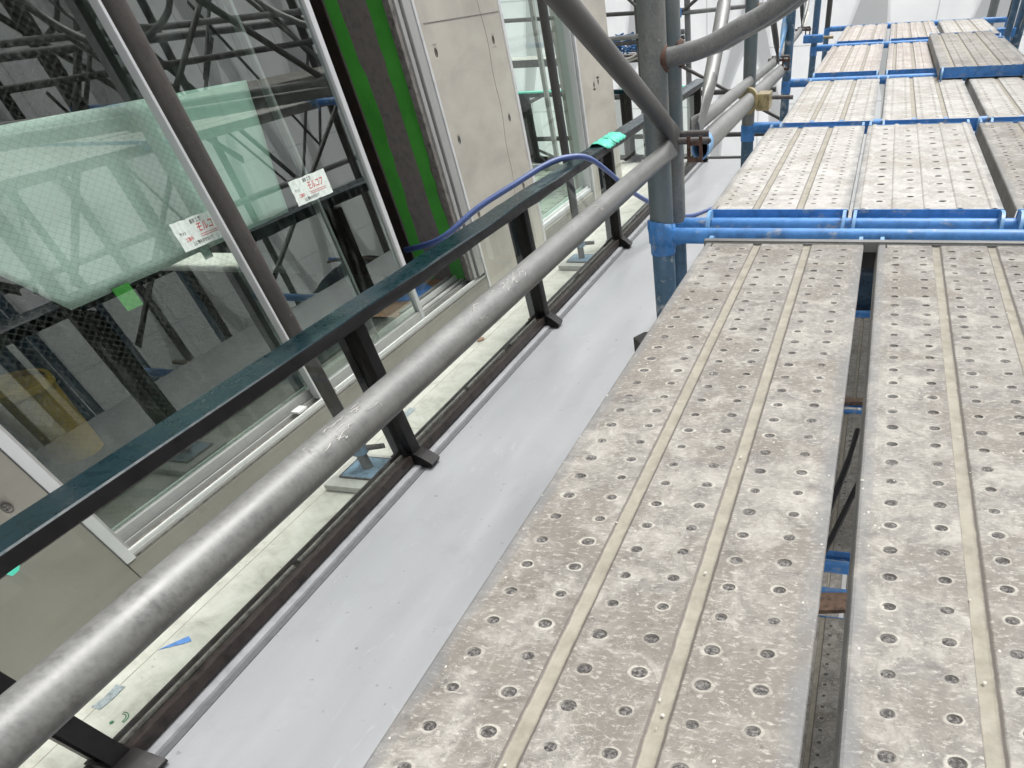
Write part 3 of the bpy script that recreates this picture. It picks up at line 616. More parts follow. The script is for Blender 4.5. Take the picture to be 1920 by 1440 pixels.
# ------------------------------------------------------------------ planks
def deck_mesh(name, Lp, W, kind, mats, seed, open_holes=False):
    """top sheet of a steel plank, x across, y along from 0 to Lp, z=0 top"""
    rs = random.Random(seed)
    if kind == 'six': cols = [-.2065, -.127, -.041, .035, .1235, .199]; gro = [(-.084, .0165, -.0045), (.081, .0165, -.0045)]; pitch = .065; hr = .0108
    elif kind == 'four': cols = [-.168, -.056, .056, .168]; gro = [(-.225, .013, .004), (-.112, .013, .004), (0, .013, .004), (.112, .013, .004), (.225, .013, .004)]; pitch = .130; hr = .018
    else: cols = []; gro = [(-.19, .016, -.006), (-.115, .012, .004), (-.04, .016, -.006), (.04, .012, .004), (.115, .016, -.006), (.19, .012, .004)]; pitch = .1; hr = 0
    V = []; F = []; MI = []; RIM = []; ED = []; GR = []
    def add(vs, fs, mi=0, rim=None, ed=None, gr=None):
        b = len(V); V.extend(vs); GR.extend(gr or [0]*len(vs)); RIM.extend(rim or [0]*len(vs)); ED.extend(ed or [0]*len(vs))
        for f in fs: F.append([b+i for i in f]); MI.append(mi)
    cw = .030 if kind == 'six' else .034
    items = [(c-cw, c+cw, 'h', c) for c in cols]+[(g[0]-g[1], g[0]+g[1], 'g', g) for g in gro]; items.sort(); x = -W/2+.006
    segs = []
    for a, b, k, d in items:
        if a > x+1e-6: segs.append((x, a, 'f', None))
        segs.append((max(a, x), b, k, d)); x = b
    segs.append((x, W/2-.006, 'f', None))
    NY = max(4, int(Lp/.25)); dent = lambda x_, y_: 0.0
    n_rows = int((Lp-.05)/pitch); y_off = (Lp-n_rows*pitch)/2
    for a, b, k, d in segs:
        if k == 'f':
            e0 = 1 if a < -W/2+.02 else 0; e1 = 1 if b > W/2-.02 else 0
            if e0 or e1:
                m_ = a+.022 if e0 else b-.022
                parts = [(a, m_, 1, .35), (m_, b, .35, 0)] if e0 else [(a, m_, 0, .35), (m_, b, .35, 1)]
            else: parts = [(a, b, 0, 0)]
            for (p, q_, ea, eb) in parts:
                for i in range(NY):
                    y0, y1 = Lp*i/NY, Lp*(i+1)/NY
                    add([(p, y0, dent(p, y0)), (q_, y0, dent(q_, y0)), (q_, y1, dent(q_, y1)), (p, y1, dent(p, y1))], [(0, 1, 2, 3)], 0, None, [ea, eb, eb, ea])
        elif k == 'g':
            c, hw, dz = d; pr = [(hw*u_, dz*k_, e_) for u_, k_, e_ in ((-1, 0, 0), (-.86, .28, .38), (-.70, .70, .55), (-.45, .95, .9), (0, 1, 1), (.45, .95, .9), (.70, .70, .55), (.86, .28, .38), (1, 0, 0))]
            for i in range(NY):
                y0, y1 = Lp*i/NY, Lp*(i+1)/NY
                for j in range(8):
                    q0, q1 = pr[j], pr[j+1]; e0_, e1_ = (q0[2], q1[2]) if dz < 0 else (0, 0)
                    add([(c+q0[0], y0, q0[1]), (c+q1[0], y0, q1[1]), (c+q1[0], y1, q1[1]), (c+q0[0], y1, q0[1])], [(0, 1, 2, 3)], 0, None, None, [e0_, e1_, e1_, e0_])
        else:
            ci = cols.index(d); st = pitch/2 if (kind == 'four' and ci % 2) else (.006 if ci % 2 else 0)
            ya = y_off+st; 
            add([(a, 0, 0), (b, 0, 0), (b, ya, 0), (a, ya, 0)], [(0, 1, 2, 3)])
            nr = n_rows-(1 if st > .02 else 0); yb = ya+nr*pitch
            add([(a, yb, 0), (b, yb, 0), (b, Lp, 0), (a, Lp, 0)], [(0, 1, 2, 3)])
            n = 16
            for r in range(nr):
                y0 = ya+r*pitch; yc = y0+pitch/2+rs.uniform(-.001, .001); rr = hr*rs.uniform(.78, 1.04); z_l = .0008; fill = -.0006-.0018*rs.random()
                y1_ = y0+pitch; vs = []
                for (xa, ya_, xb, yb_) in ((a, y0, b, y0), (b, y0, b, y1_), (b, y1_, a, y1_), (a, y1_, a, y0)):
                    for q_ in range(4): vs.append((xa+(xb-xa)*q_/4, ya_+(yb_-ya_)*q_/4, 0))
                ang = [math.atan2(v[1]-yc, v[0]-d) for v in vs]; rim = [0]*n
                dx_, dy_ = rs.uniform(-.0008, .0008), rs.uniform(-.0006, .0006)
                for rad, z, rv in ((rr*1.75, .0002, .30), (rr*1.28, z_l, .85), (rr*1.06, z_l*.9, 1.), (rr*.98, fill*.5, .5), (rr*.90, fill, .2)):
                    for t_ in ang: vs.append((d+math.cos(t_)*min(rad*1.04, (b-a)*.46), yc+math.sin(t_)*min(rad*.80, pitch*.46), z)); rim.append(rv)
                fs = []
                for lv in range(5):
                    for q_ in range(n): fs.append((lv*n+q_, lv*n+(q_+1) % n, (lv+1)*n+(q_+1) % n, (lv+1)*n+q_))
                add(vs, fs, 0, rim)
                ir = [(v[0], v[1], fill) for v in vs[5*n:6*n]]
                if open_holes and rs.random() < .75:
                    vv2 = [(p[0], p[1], -.03) for p in ir]
                    add(ir+vv2, [(q_, (q_+1) % n, n+(q_+1) % n, n+q_) for q_ in range(n)], 3); add(vv2, [tuple(range(n))], 3)
                else:
                    add(ir+[(d+dx_, yc+dy_, fill+rs.uniform(-.001, .002))], [(q_, (q_+1) % n, n) for q_ in range(n)], 2)
    # rounded long edges and skirts
    for sg in (-1, 1):
        pr = [(W/2-.006, 0), (W/2-.002, -.0015), (W/2, -.006), (W/2, -.045), (W/2-.012, -.046)]
        for i in range(NY):
            y0, y1 = Lp*i/NY, Lp*(i+1)/NY
            for j in range(4):
                q0, q1 = pr[j], pr[j+1]; e = (1, 1, .8, .3, .3)
                add([(sg*q0[0], y0, q0[1]+(dent(sg*q0[0], y0) if j == 0 else 0)), (sg*q1[0], y0, q1[1]), (sg*q1[0], y1, q1[1]), (sg*q0[0], y1, q0[1]+(dent(sg*q0[0], y1) if j == 0 else 0))], [(0, 1, 2, 3)], 0, None, [e[j], e[j+1], e[j+1], e[j]])
    me = bpy.data.meshes.new(name); me.from_pydata(V, [], F)
    for m_ in mats: me.materials.append(m_)
    me.polygons.foreach_set('material_index', MI)
    for nm, arr in (('rim', RIM), ('edge', ED), ('gro', GR)):
        at = me.attributes.new(nm, 'FLOAT', 'POINT'); at.data.foreach_set('value', [float(v) for v in arr])
    bm = bmesh.new(); bm.from_mesh(me)
    bm.normal_update(); bmesh.ops.reverse_faces(bm, faces=[f for f in bm.faces if f.normal.z < -1e-4])
    for f in bm.faces: f.smooth = True
    bm.to_mesh(me); bm.free()
    try: me.set_sharp_from_angle(angle=math.radians(45))
    except Exception: pass
    return me
def mesh_of(mb, mats):
    o = mb.build('tmp', mats); me = o.data; bpy.data.objects.remove(o); return me
def hook_mb(x, y, sgn):   # plate hooked over a ledger: y-z outline extruded in x
    m = MB(); pts = [(0, -.003), (.02, .004), (.055, .006), (.085, -.008), (.103, -.034), (.105, -.062), (.092, -.064), (.086, -.04), (.070, -.022), (.045, -.018), (.02, -.024), (.0, -.04)]
    m.prism([(y+sgn*a, z) for a, z in pts], 'x', x-.006, x+.006); return m
def make_plank_parts(Lp, W, kind, matset, seed, open_holes=False, capmat='blue', hook_far=True):
    parts = [('deck_plate', deck_mesh('deck_plate', Lp, W, kind, [M[matset], M['mortar'], M['mud'], M['hole'], M['groove_side']], seed, open_holes))]
    for y, s_ in ((0, -1), (Lp, 1)):
        m = MB(); m.box(-W/2+.004, W/2-.004, y if s_ > 0 else y-.005, y+.005 if s_ > 0 else y, -.045, .0015); m.box(-W/2+.004, W/2-.004, y-.022 if s_ < 0 else y+.005, y-.005 if s_ < 0 else y+.022, -.0450, -.041)
        parts.append(('end_cap', mesh_of(m, [M[capmat]])))
        for x in (-W/2+.012, W/2-.012): parts.append(('hook', mesh_of(hook_mb(x, y+(.005 if s_ > 0 else -.005), s_), [M['blue_light']])))
    for q_ in (.33, .66):
        m = MB(); m.box(-W/2+.02, W/2-.02, Lp*q_, Lp*q_+.03, -.040, -.012); parts.append(('underside_stiffener', mesh_of(m, [M['galv_dark']])))
    return parts
def place_plank(parts, x, y, z, label, group='steel walkway planks on the scaffold', rot=0, W=.52):
    e = thing('scaffold_plank', (x, y, z), label, 'plank', group); e.rotation_euler.z = rot
    for nm, me in parts:
        o = bpy.data.objects.new(nm, me); scn.collection.objects.link(o); o.parent = e
        if nm == 'mortar_crumbs': o['kind'] = 'stuff'
    return e
W = .521
def crumbs(Lp, W, seed, n=260):
    rs = random.Random(seed); m = MB()
    for k in range(n):
        x = rs.choice((-1, 1))*(W/2-abs(rs.gauss(0, .035))-.004) if rs.random() < .6 else rs.uniform(-W/2+.01, W/2-.01)
        y = rs.uniform(.02, Lp-.02); r = rs.uniform(.0008, .0030)*(1.5 if rs.random() < .06 else 1); q_ = rs.randint(5, 7)
        ring = [(x+math.cos(2*PI*i/q_)*r*rs.uniform(.6, 1.3), y+math.sin(2*PI*i/q_)*r*rs.uniform(.6, 1.5), -.0002) for i in range(q_)]
        m.add(ring+[(x, y, r*rs.uniform(.25, .6))], [(i, (i+1) % q_, q_) for i in range(q_)])
    return mesh_of(m, [M['crumb']])
def with_crumbs(parts, Lp, W, seed): return parts+[('mortar_crumbs', crumbs(Lp, W, seed))]
r1 = make_plank_parts(2.73, W, 'six', 'plank', 11, capmat='galv')
r1b = [(n, m) for n, m in r1]; r1b[0] = ('deck_plate', deck_mesh('deck_plate', 2.73, W, 'six', [M['plank'], M['mortar'], M['mud'], M['hole'], M['groove_side']], 12))
place_plank(with_crumbs(r1, 2.73, W, 1), -.2235, -.41, ZP, 'nearest big dusty plank with two sand filled grooves, left of the central gap')
place_plank(with_crumbs(r1b, 2.73, W, 2), .3405, -.41, ZP, 'nearest dusty plank right of the central gap, grooves leaning right')
place_plank(r1, .90, -.41, ZP, 'nearest dusty plank at the far right, almost out of frame')
r2 = make_plank_parts(1.66, W, 'six', 'plank_pale', 21)
r2f = make_plank_parts(1.66, W, 'four', 'plank_pale', 22, open_holes=True)
place_plank(with_crumbs(r2, 1.66, W, 3), -.2935, 2.735, ZP, 'second row left plank with blue end and two pale grooves, beside the tall post')
place_plank(r2f, .241, 2.735, ZP, 'whitest plank with four rows of big open holes, middle of the second row')
place_plank([('deck_plate', deck_mesh('deck_plate', 1.66, W, 'six', [M['plank'], M['mortar'], M['mud'], M['hole'], M['groove_side']], 24))]+r2[1:], .80, 2.735, ZP, 'second row right plank, darker grey, cut by the picture edge')
r3 = make_plank_parts(1.70, .512, 'six', 'plank_pale', 31)
place_plank(r3, -.25, 4.53, ZP, 'third row left plank with fine holes and two pale grooves')
place_plank(r3, .305, 4.53, ZP, 'third row middle plank with fine holes, right of the narrow white gap')
place_plank(r3, .855, 4.53, ZP, 'third row right plank past the dark gap at the picture edge')
r4 = make_plank_parts(2.05, .505, 'rib', 'plank_warm', 41)
place_plank(r4, -.262, 6.68, ZP, 'fourth row left plank with long brownish ribs and no holes')
place_plank(r4, .29, 6.68, ZP, 'fourth row middle ribbed plank partly under the raised plank')
r4c = make_plank_parts(2.05, .505, 'six', 'plank_pale', 43)
place_plank(r4c, .85, 6.68, ZP, 'fourth row right plank half hidden beneath the raised plank')
r5 = make_plank_parts(2.02, .50, 'rib', 'plank_warm', 51); r5c = make_plank_parts(2.02, .52, 'six', 'plank_pale', 53)
place_plank(r5, -.255, 9.2, ZP, 'farthest row left ribbed plank next to the white sheet')
place_plank(r5, .285, 9.2, ZP, 'farthest row middle ribbed plank')
place_plank(r5c, .85, 9.2, ZP, 'farthest row right plank with tiny holes by the blue posts')
ru = make_plank_parts(2.55, .555, 'rib', 'plank', 61)
place_plank(ru, .675, 6.05, ZP+.052, 'loose plank raised on top of the fourth row, deep blue end facing us')
# bar across the far ends of the nearest planks
tag(B(-.49, 1.2, 2.325, 2.352, ZP-.02, ZP+.006, .003).build('flat_bar', M['galv_pale'], origin=(.3, 2.34, ZP)), 'flat grey steel bar bridging the ends of the nearest planks', 'bar')

# ------------------------------------------------------------------ scaffold frames
def frame(y, xl, xr, zl, label, post='galv_post', r=.043, rl=.022, curve=True, lmat='blue', z0=-6.5, z1=2.2, tilt=0):
    t = thing('scaffold_support', ((xl+xr)/2, y, z0), label, 'scaffold frame', 'scaffold frames carrying the walkway')
    for x in (xl, xr):
        T([(x-.0+tilt*(zl-.01-z0)*.0, y, z0), (x, y, zl-.03)], r, 28).build('post', M['blue_post'], t)
        T([(x, y, zl-.029), (x+tilt, y, z1)], r*1.0, 28).build('post', M[post], t)
        m = MB(); m.ring_tube((x, y, zl-.05), (x, y, zl+.012), r+.004, .004, 28); m.build('collar', M['blue'], t)
    T([(xl+r*.8, y, zl), (xr-r*.8, y, zl)], rl, 20).build('ledger', M[lmat], t)
    if curve:
        for s_, x in ((1, xl), (-1, xr)):
            pts = [(x+s_*.03, y, -.168), (x+s_*.11, y, -.160), (x+s_*.19, y, -.145), (x+s_*.26, y, -.122), (x+s_*.34, y, -.098), (x+s_*.42, y, -.066), (x+s_*.52, y, -.01), (x+s_*.66, y, .12), (x+s_*.85, y, .35)]
            T(smooth(pts, 4), .020, 16).build('curved_brace', M['galv'], t)
            wv = MB(); wv.tube([(x+s_*.028, y, -.168), (x+s_*.05, y, -.168)], [.034, .027], 16); wv.build('weld', M['rust'], t)
    return t
XL, XRR = -.70, 1.22
frame(2.57, XL, XRR, -.583, 'nearest scaffold frame with thick grey post and blue crossbar at the row joint', tilt=.03)
frame(2.715, XL+.02, XRR, -.585, 'scaffold frame tight behind the nearest one, its post just peeking out', r=.036, tilt=.02)
frame(4.60, XL, XRR, -.568, 'third frame in line, post rising behind the brass coupler', r=.036)
frame(6.5, XL, XRR, -.574, 'fourth frame in line with a blue crossbar reaching the third plank row', post='blue_post', r=.034)
frame(9.1, XL-.02, 1.16, -.575, 'fifth frame in line, blue post beside the far right planks', r=.034, post='blue_post')
frame(11.35, -.75, 1.42, -.57, 'last frame at the far end of the walkway before the white sheet', r=.034, post='galv_dark')
frame(.02-1.3, XL, XRR, -.60, 'scaffold frame behind the camera position', curve=False)
# blue rag wrapped at the first joint
t = thing('blue_wrap', (XL, 2.57, -.60), 'blue plastic wrap around the nearest post just above the crossbar', 'wrap')
m = MB(); n = 30; vs_ = []
for j in range(4):
    for k in range(n):
        a = 2*PI*k/n; rr = .048+.004*math.sin(k*2.3+j)+(.004 if j == 1 else 0); vs_.append((XL+rr*math.cos(a), 2.57+rr*math.sin(a), -.545-.022*j-.010*math.sin(a*1.0+.6)))
m.add(vs_, [(j*n+k, j*n+(k+1) % n, (j+1)*n+(k+1) % n, (j+1)*n+k) for j in range(3) for k in range(n)], 0, True); o = m.build('wrap_body', M['blue'], t); s_ = o.modifiers.new('thick', 'SOLIDIFY'); s_.thickness = .002

def flat_tube(p0, p1, r, mat, label, cat='brace', group=None, f0=True, f1=True, name='cross_brace', bend=None):
    """tube with hammered flat, drilled ends"""
    p0, p1 = Vector(p0), Vector(p1); d = (p1-p0); L = d.length; d.normalize(); t = thing(name, tuple((p0+p1)/2), label, cat, group)
    ts = [0, .0001]+[.05/L, .10/L, .17/L, .24/L]+[.3+.4*k/4 for k in range(5)]+[1-.24/L, 1-.17/L, 1-.10/L, 1-.05/L, .9999, 1]
    pts = []; fl = []
    side = Vector((1, 0, 0)); side = (side-d*side.dot(d)).normalized()
    for u in ts:
        e = min(u*L if f0 else 9, (1-u)*L if f1 else 9); k = max(0, min(1, (e-.06)/.16)); k = k*k*(3-2*k)
        p = p0+d*(u*L)
        if bend: p = p+Vector(bend)*math.sin(PI*u)
        pts.append(p); fl.append((1.28-.28*k, .16+.84*k))
    m = MB(); seg = 18; vs = []
    up = d.cross(side).normalized()
    for p, (fa, fb) in zip(pts, fl):
        for q_ in range(seg): a = 2*PI*q_/seg; vs.append(p+up*(math.cos(a)*r*fa)+side*(math.sin(a)*r*fb))
    n = len(pts); fs = [(i*seg+q_, i*seg+(q_+1) % seg, (i+1)*seg+(q_+1) % seg, (i+1)*seg+q_) for i in range(n-1) for q_ in range(seg)]+[tuple(range(seg)), tuple(range(n*seg-1, (n-1)*seg-1, -1))]
    m.add(vs, fs, 0, True); m.build('tube', M[mat], t); return t
# braces at the first post
PIN = (-.645, 2.62, -.343)
t = flat_tube((-.655, 1.38, .088), (-.645, 2.66, -.353), .024, 'galv_dark', 'dark diagonal brace coming down across the nearest post to its pin')
t = flat_tube((-.648, -.75, -.357), (-.648, 2.64, -.357), .0225, 'galv_pale', 'big worn galvanised guard pipe running along the walkway from the lower left', 'pipe', name='guard_pipe')
m = MB(); rs = random.Random(5)
for (yy0, yy1, c_) in ((.55, .68, 14), (1.02, 1.25, 16), (1.55, 1.75, 8)):
    for k in range(c_):
        y = rs.uniform(yy0, yy1); a = rs.uniform(.5, 1.5); rr = .02255; pts = []
        for q_ in range(rs.randint(3, 6)):
            pts.append((-.648+rr*math.cos(a), y, -.357+rr*math.sin(a))); y += rs.uniform(-.004, .014); a += rs.uniform(-.22, .22)
        m.tube(smooth(pts, 2), [.0002+.0006*rs.random()*(1 if 0 < i_ < 2*(len(pts)-1) else .2) for i_ in range(2*(len(pts)-1)+1)], 5)
m.build('mortar_splash', M['splash'], t)['kind'] = 'stuff'
flat_tube((-.60, 2.79, -.352), (-.60, 3.42, .02), .026, 'galv_pale', 'pale worn brace rising steeply to the right of the nearest post', bend=(0, .02, -.01))
flat_tube((-.62, 2.74, -.338), (-.76, 6.25, -.442), .021, 'galv_pale', 'thin pale guard pipe in the second bay above the open ended pipe', 'pipe', name='guard_pipe')
flat_tube((-.76, 6.27, -.442), (-.855, 9.0, -.445), .021, 'galv_pale', 'pale guard pipe of the next bay, between two blue pins', 'pipe', name='guard_pipe')
flat_tube((-.855, 9.02, -.445), (-1.0, 11.2, -.43), .02, 'rope', 'whitish guard pipe of the farthest bay', 'pipe', name='guard_pipe')
flat_tube((-.74, 5.2, .02), (-.74, 6.25, -.44), .021, 'galv_dark', 'dark brace dropping to the middle blue pin')
flat_tube((-.74, 6.27, -.44), (-.74, 6.95, .0), .024, 'blue_light', 'blue tinted brace rising from the middle blue pin')
flat_tube((-.84, 8.35, .02), (-.85, 9.0, -.45), .02, 'galv_dark', 'dark brace dropping to the far blue pin')
flat_tube((-.85, 9.03, -.45), (-.84, 9.9, .05), .022, 'galv_pale', 'pale brace rising from the far blue pin')
# lock pins
def pin(x, y, z, label, s=1):
    t = thing('lock_pin', (x, y, z), label, 'pin', 'pins that lock the braces to the posts')
    T([(x-.07, y, z), (x+.11*s, y, z), (x+.118*s, y, z)], [.0085, .0085, .004], 12).build('stud', M['iron'], t)
    T([(x-.05, y+.045, z+.008), (x+.10*s, y+.05, z+.010)], .009, 12).build('stud', M['iron'], t)
    m = MB()
    for a, b, c_, d_ in ((x+.035, x+.048, z-.05, z+.012), (x+.078, x+.09, z-.05, z+.012), (x+.048, x+.078, z-.05, z-.038), (x+.048, x+.078, z-.01, z+.0)): m.box(a, b, y-.013, y-.009, c_, d_)
    m.build('latch', M['rust'], t)
pin(-.645, 2.64, -.352, 'rusty pin and latch at the foot of the nearest braces'); pin(-.75, 6.26, -.44, 'dark pin joining guard pipes at the middle of the line', .8); pin(-.85, 9.01, -.447, 'dark pin joining guard pipes farther down the line', .8)
# open-ended pipe with coupler
t = thing('open_pipe', (-.62, 4, -.41), 'wide grey pipe with open blue painted end just behind the nearest post', 'pipe')
m = MB(); m.ring_tube((-.60, 2.82, -.392), (-.73, 6.4, -.50), .031, .004, 28); m.build('pipe_body', M['galv_pale'], t)
m = MB(); m.ring_tube((-.5993, 2.80, -.3914), (-.6032, 2.91, -.3947), .0325, .0055, 28); m.build('painted_end', M['blue_light'], t)
t = thing('coupler', (-.66, 4.5, -.43), 'brass coloured swivel coupler clamping the open pipe to a post', 'coupler')
m = MB(); m.ring_tube((-.655, 4.30, -.437), (-.658, 4.37, -.439), .046, .013, 24); m.build('band', M['zinc_yellow'], t)
m = MB(); m.box(-.62, -.55, 4.33, 4.47, -.475, -.415, .008); m.build('jaw', M['zinc_yellow'], t)
m = MB(); m.ring_tube((-.70, 4.60, -.475), (-.70, 4.60, -.425), .052, .012, 24); m.build('band', M['zinc_yellow'], t)
T([(-.56, 4.46, -.44), (-.44, 4.48, -.445)], .008, 10).build('bolt', M['iron'], t)
t = thing('coupler', (-.85, 9.0, -.50), 'small blue coupler on the far post with a yellow bolt', 'coupler')
m = MB(); m.box(-.82, -.62, 8.9, 9.04, -.53, -.48, .01); m.build('jaw', M['blue'], t); T([(-.62, 8.95, -.50), (-.52, 8.95, -.50)], .01, 8).build('bolt', M['zinc_yellow'], t)

# right hand frames' braces (seen mirrored in the window) and guard pipes
k = 0
for x, lab in ((1.22, 'right'), ):
    ys = (-1.28, .6, 2.57, 4.6, 6.5, 9.1)
    for a, b in zip(ys[:-1], ys[1:]):
        k += 1
        flat_tube((x-.03, a+.05, -.50), (x-.03, b-.05, .9), .021, 'galv_dark', 'dark rising brace on the outer side of walkway bay %s' % ('one', 'two', 'three', 'four', 'five')[k-1], group='outer braces')
        flat_tube((x+.03, b-.05, -.50), (x+.03, a+.05, .9), .021, 'galv', 'grey falling brace on the outer side of walkway bay %s' % ('one', 'two', 'three', 'four', 'five')[k-1], group='outer braces')
        flat_tube((x+.0, a+.05, -.12), (x+.0, b-.05, -.12), .021, 'galv', 'outer guard pipe of walkway bay %s' % ('one', 'two', 'three', 'four', 'five')[k-1], group='outer guard pipes', name='guard_pipe', cat='pipe')
        flat_tube((x+.0, a+.05, -.33), (x+.0, b-.05, -.33), .021, 'galv_dark', 'lower outer guard pipe of walkway bay %s' % ('one', 'two', 'three', 'four', 'five')[k-1], group='outer guard pipes', name='guard_pipe', cat='pipe')
        flat_tube((x-.03, a+.05, -1.9), (x-.03, b-.05, -.75), .021, 'galv_dark', 'outer brace below the walkway in bay %s' % ('one', 'two', 'three', 'four', 'five')[k-1], group='outer braces')
frame(.60, 1.22, 2.9, -.60, 'outer scaffold frame beside the nearest planks', post='galv_dark', curve=True)
frame(2.0, 1.75, 2.95, -.60, 'outer scaffold frame beyond the first row joint', post='galv', curve=True)
frame(4.2, 1.7, 2.9, -.60, 'outer scaffold frame level with the second plank row', post='galv_dark', curve=True)
frame(7.0, 1.75, 2.9, -.60, 'outer scaffold frame level with the raised plank', post='galv_dark', curve=True)

OUT = [((2.1, .2, -1.6), (2.1, 1.9, .2)), ((2.4, 3.2, -1.5), (2.4, 1.2, .1)), ((1.9, 4.9, -.9), (1.9, 3.0, .3)), ((2.2, 5.2, -1.6), (2.2, 7.2, .1)), ((2.5, 8.4, -1.2), (2.5, 6.2, .2)), ((1.7, 2.4, -.25), (1.7, 4.4, -1.4)), ((2.7, 9.5, -1.6), (2.7, 7.6, .1)), ((1.9, 10.8, -1.3), (1.9, 9.0, .1))]
rs = random.Random(21)
NUM = 'one two three four five six seven eight nine ten eleven twelve thirteen fourteen fifteen sixteen seventeen eighteen nineteen twenty twenty-one twenty-two'.split()
for k in range(22):
    y = -.5+k*.48; x = rs.choice((1.5, 1.8, 2.4, 2.9)); dy = rs.choice((-1, 1))*rs.uniform(.7, 1.5); z = rs.choice((-1.7, -1.2, -.5))
    flat_tube((x, y, z), (x, y+dy, z+rs.uniform(.8, 1.3)), .016, 'galv_dark', 'thin dark mirrored brace, number %s from the near end of the scaffolding beyond the walkway' % NUM[k], group='thin braces beyond the walkway')
WORD = ('first', 'second', 'third', 'fourth', 'fifth', 'sixth', 'seventh', 'eighth')
for k, (a, b) in enumerate(OUT): flat_tube(a, b, .03, 'galv_dark', 'outer yard brace, %s from the near end, mirrored in the window' % WORD[k], group='braces beyond the walkway')
for k, (x, y) in enumerate(((1.8, 1.3), (2.5, 2.9), (1.9, 5.6), (2.3, 6.6), (2.6, 8.2), (1.8, 9.9))):
    tag(T([(x, y, -6.4), (x, y, 2.2)], .045, 16).build('scaffold_post', M['galv_dark'], origin=(x, y, -1)), 'outer yard post, %s from the near end, mirrored in the window' % WORD[k], 'post', 'posts beyond the walkway')
for k, z in enumerate((-.2, -.9, -1.5)):
    tag(T([(2.0+.2*k, -1, z), (2.0+.2*k, 11, z)], .028, 12).build('scaffold_tube', M['galv'], origin=(2, 5, z)), 'long outer yard rail, %s from the top, mirrored in the window' % WORD[k], 'tube', 'rails beyond the walkway')

# ------------------------------------------------------------------ lower level seen through the gap
ZL = -1.95
lo = make_plank_parts(1.62, .50, 'six', 'plank', 71); lr = make_plank_parts(1.62, .50, 'rib', 'plank', 72)
GL = 'planks of the level below'
place_plank(lo, .24, .50, ZL, 'lower level plank with small holes seen through the bottom of the gap', GL)
place_plank(lo, .24, 2.66, ZL, 'lower level plank with small holes seen midway down the gap', GL)
place_plank(lr, .24, 4.50, ZL, 'lower level ribbed plank under the upper part of the gap', GL)
place_plank(lr, .24, 6.6, ZL-.12, 'lower level plank behind the dark cloth', GL)
place_plank(lo, -.32, 2.66, ZL, 'lower level plank hidden left of the gap', GL)
for k, (y, lab) in enumerate(((2.33, 'nearest blue crossbar below the gap'), (2.56, 'second blue crossbar below the gap'), (4.33, 'blue crossbar below the middle of the gap'), (6.28, 'blue crossbar in front of the dark cloth'), (7.6, 'thin blue bar at the top of the gap'))):
    tag(T([(-.70, y, ZL-.03), (1.2, y, ZL-.03)], .034 if k < 4 else .02, 16).build('crossbar', M['blue'], origin=(.25, y, ZL-.03)), lab, 'bar', 'blue crossbars of the level below')
mb = MB(); mb.prism([(-.2, 2.05), (.7, 2.25), (.7, 2.36), (-.2, 2.20)], 'z', ZL+.01, ZL+.035); tag(mb.build('timber', M['wood'], origin=(.25, 2.2, ZL)), 'slanting timber board end at the bottom of the gap', 'board')
mb = MB(); mb.prism([(-.1, 4.36), (.6, 4.42), (.6, 4.47), (-.1, 4.44)], 'z', ZL+.01, ZL+.035); tag(mb.build('timber', M['wood'], origin=(.25, 4.4, ZL)), 'brown timber offcut below the middle of the gap', 'board')
for k, y in enumerate((.6, 2.3, 4.0, 5.7, 7.4)):
    for j, x in enumerate((-.35, .2, .75)): place_plank(lr, x, y, -3.75, 'deepest level plank, %s row, %s of three' % (('first', 'second', 'third', 'fourth', 'fifth')[k], ('left', 'middle', 'right')[j]), 'planks two levels down')
tag(B(-.48, 1.2, 2.330, 2.348, ZP-.062, ZP-.0205).build('toe_angle', M['black_steel'], origin=(.3, 2.34, ZP-.04)), 'black angle under the flat bar at the end of the central gap', 'bar')
# dark cloth bundle
t = thing('denim_cloth', (.2, 6.7, ZL), 'folded dark navy denim cloth lying on the lower level', 'cloth')
m = MB(); n1, n2 = 30, 22; vs_ = []
for i in range(n1):
    for j in range(n2):
        u, v = i/(n1-1), j/(n2-1); x = -.1+.62*v; y = 6.32+1.0*u; h = .16*math.sin(PI*u)**.5*math.sin(PI*v)**.4 if 0 < v < 1 and 0 < u < 1 else 0
        vs_.append((x, y, ZL+.01+h+.03*math.sin(u*16+v*5)*h*4*.5+.02*noise.noise(Vector((x*6, y*6, 3)))))
m.add(vs_, [(i*n2+j, i*n2+j+1, (i+1)*n2+j+1, (i+1)*n2+j) for i in range(n1-1) for j in range(n2-1)], 0, True); o = m.build('cloth_body', M['denim'], t); s_ = o.modifiers.new('thick', 'SOLIDIFY'); s_.thickness = .006
mb = MB(); mb.tube([(-.1, 6.78, ZL+.19), (.2, 6.84, ZL+.205), (.5, 6.74, ZL+.17)], .02, 10, flat=[(.4, 1.6)]*3); mb.build('strap', M['wood'], t)
# hanging cable ends in the gap
t = thing('cable_tails', (.09, 1.75, -1.0), 'dark frayed cable tails poking up in the gap between the nearest planks', 'cable')
T(smooth([(.02, 1.30, -1.0), (.06, 1.45, -.90), (.085, 1.55, -.84), (.10, 1.66, -.80)]), [.010]*13+[.008]*6, 8).build('cable', M['cable'], t)
T(smooth([(.03, 1.22, -1.0), (.08, 1.35, -.92), (.115, 1.45, -.86), (.14, 1.52, -.83)]), .009, 8).build('cable', M['cable'], t)
# black bracket corner under the nearest plank's left edge
t = thing('bracket', (-.50, 1.55, -.56), 'small black bracket corner sticking out under the left plank edge', 'bracket')
m = MB(); m.prism([(-.520, 1.56), (-.50, 1.60), (-.47, 1.60), (-.47, 1.50)], 'z', -.60, -.556); m.build('bracket_body', M['black_steel'], t)

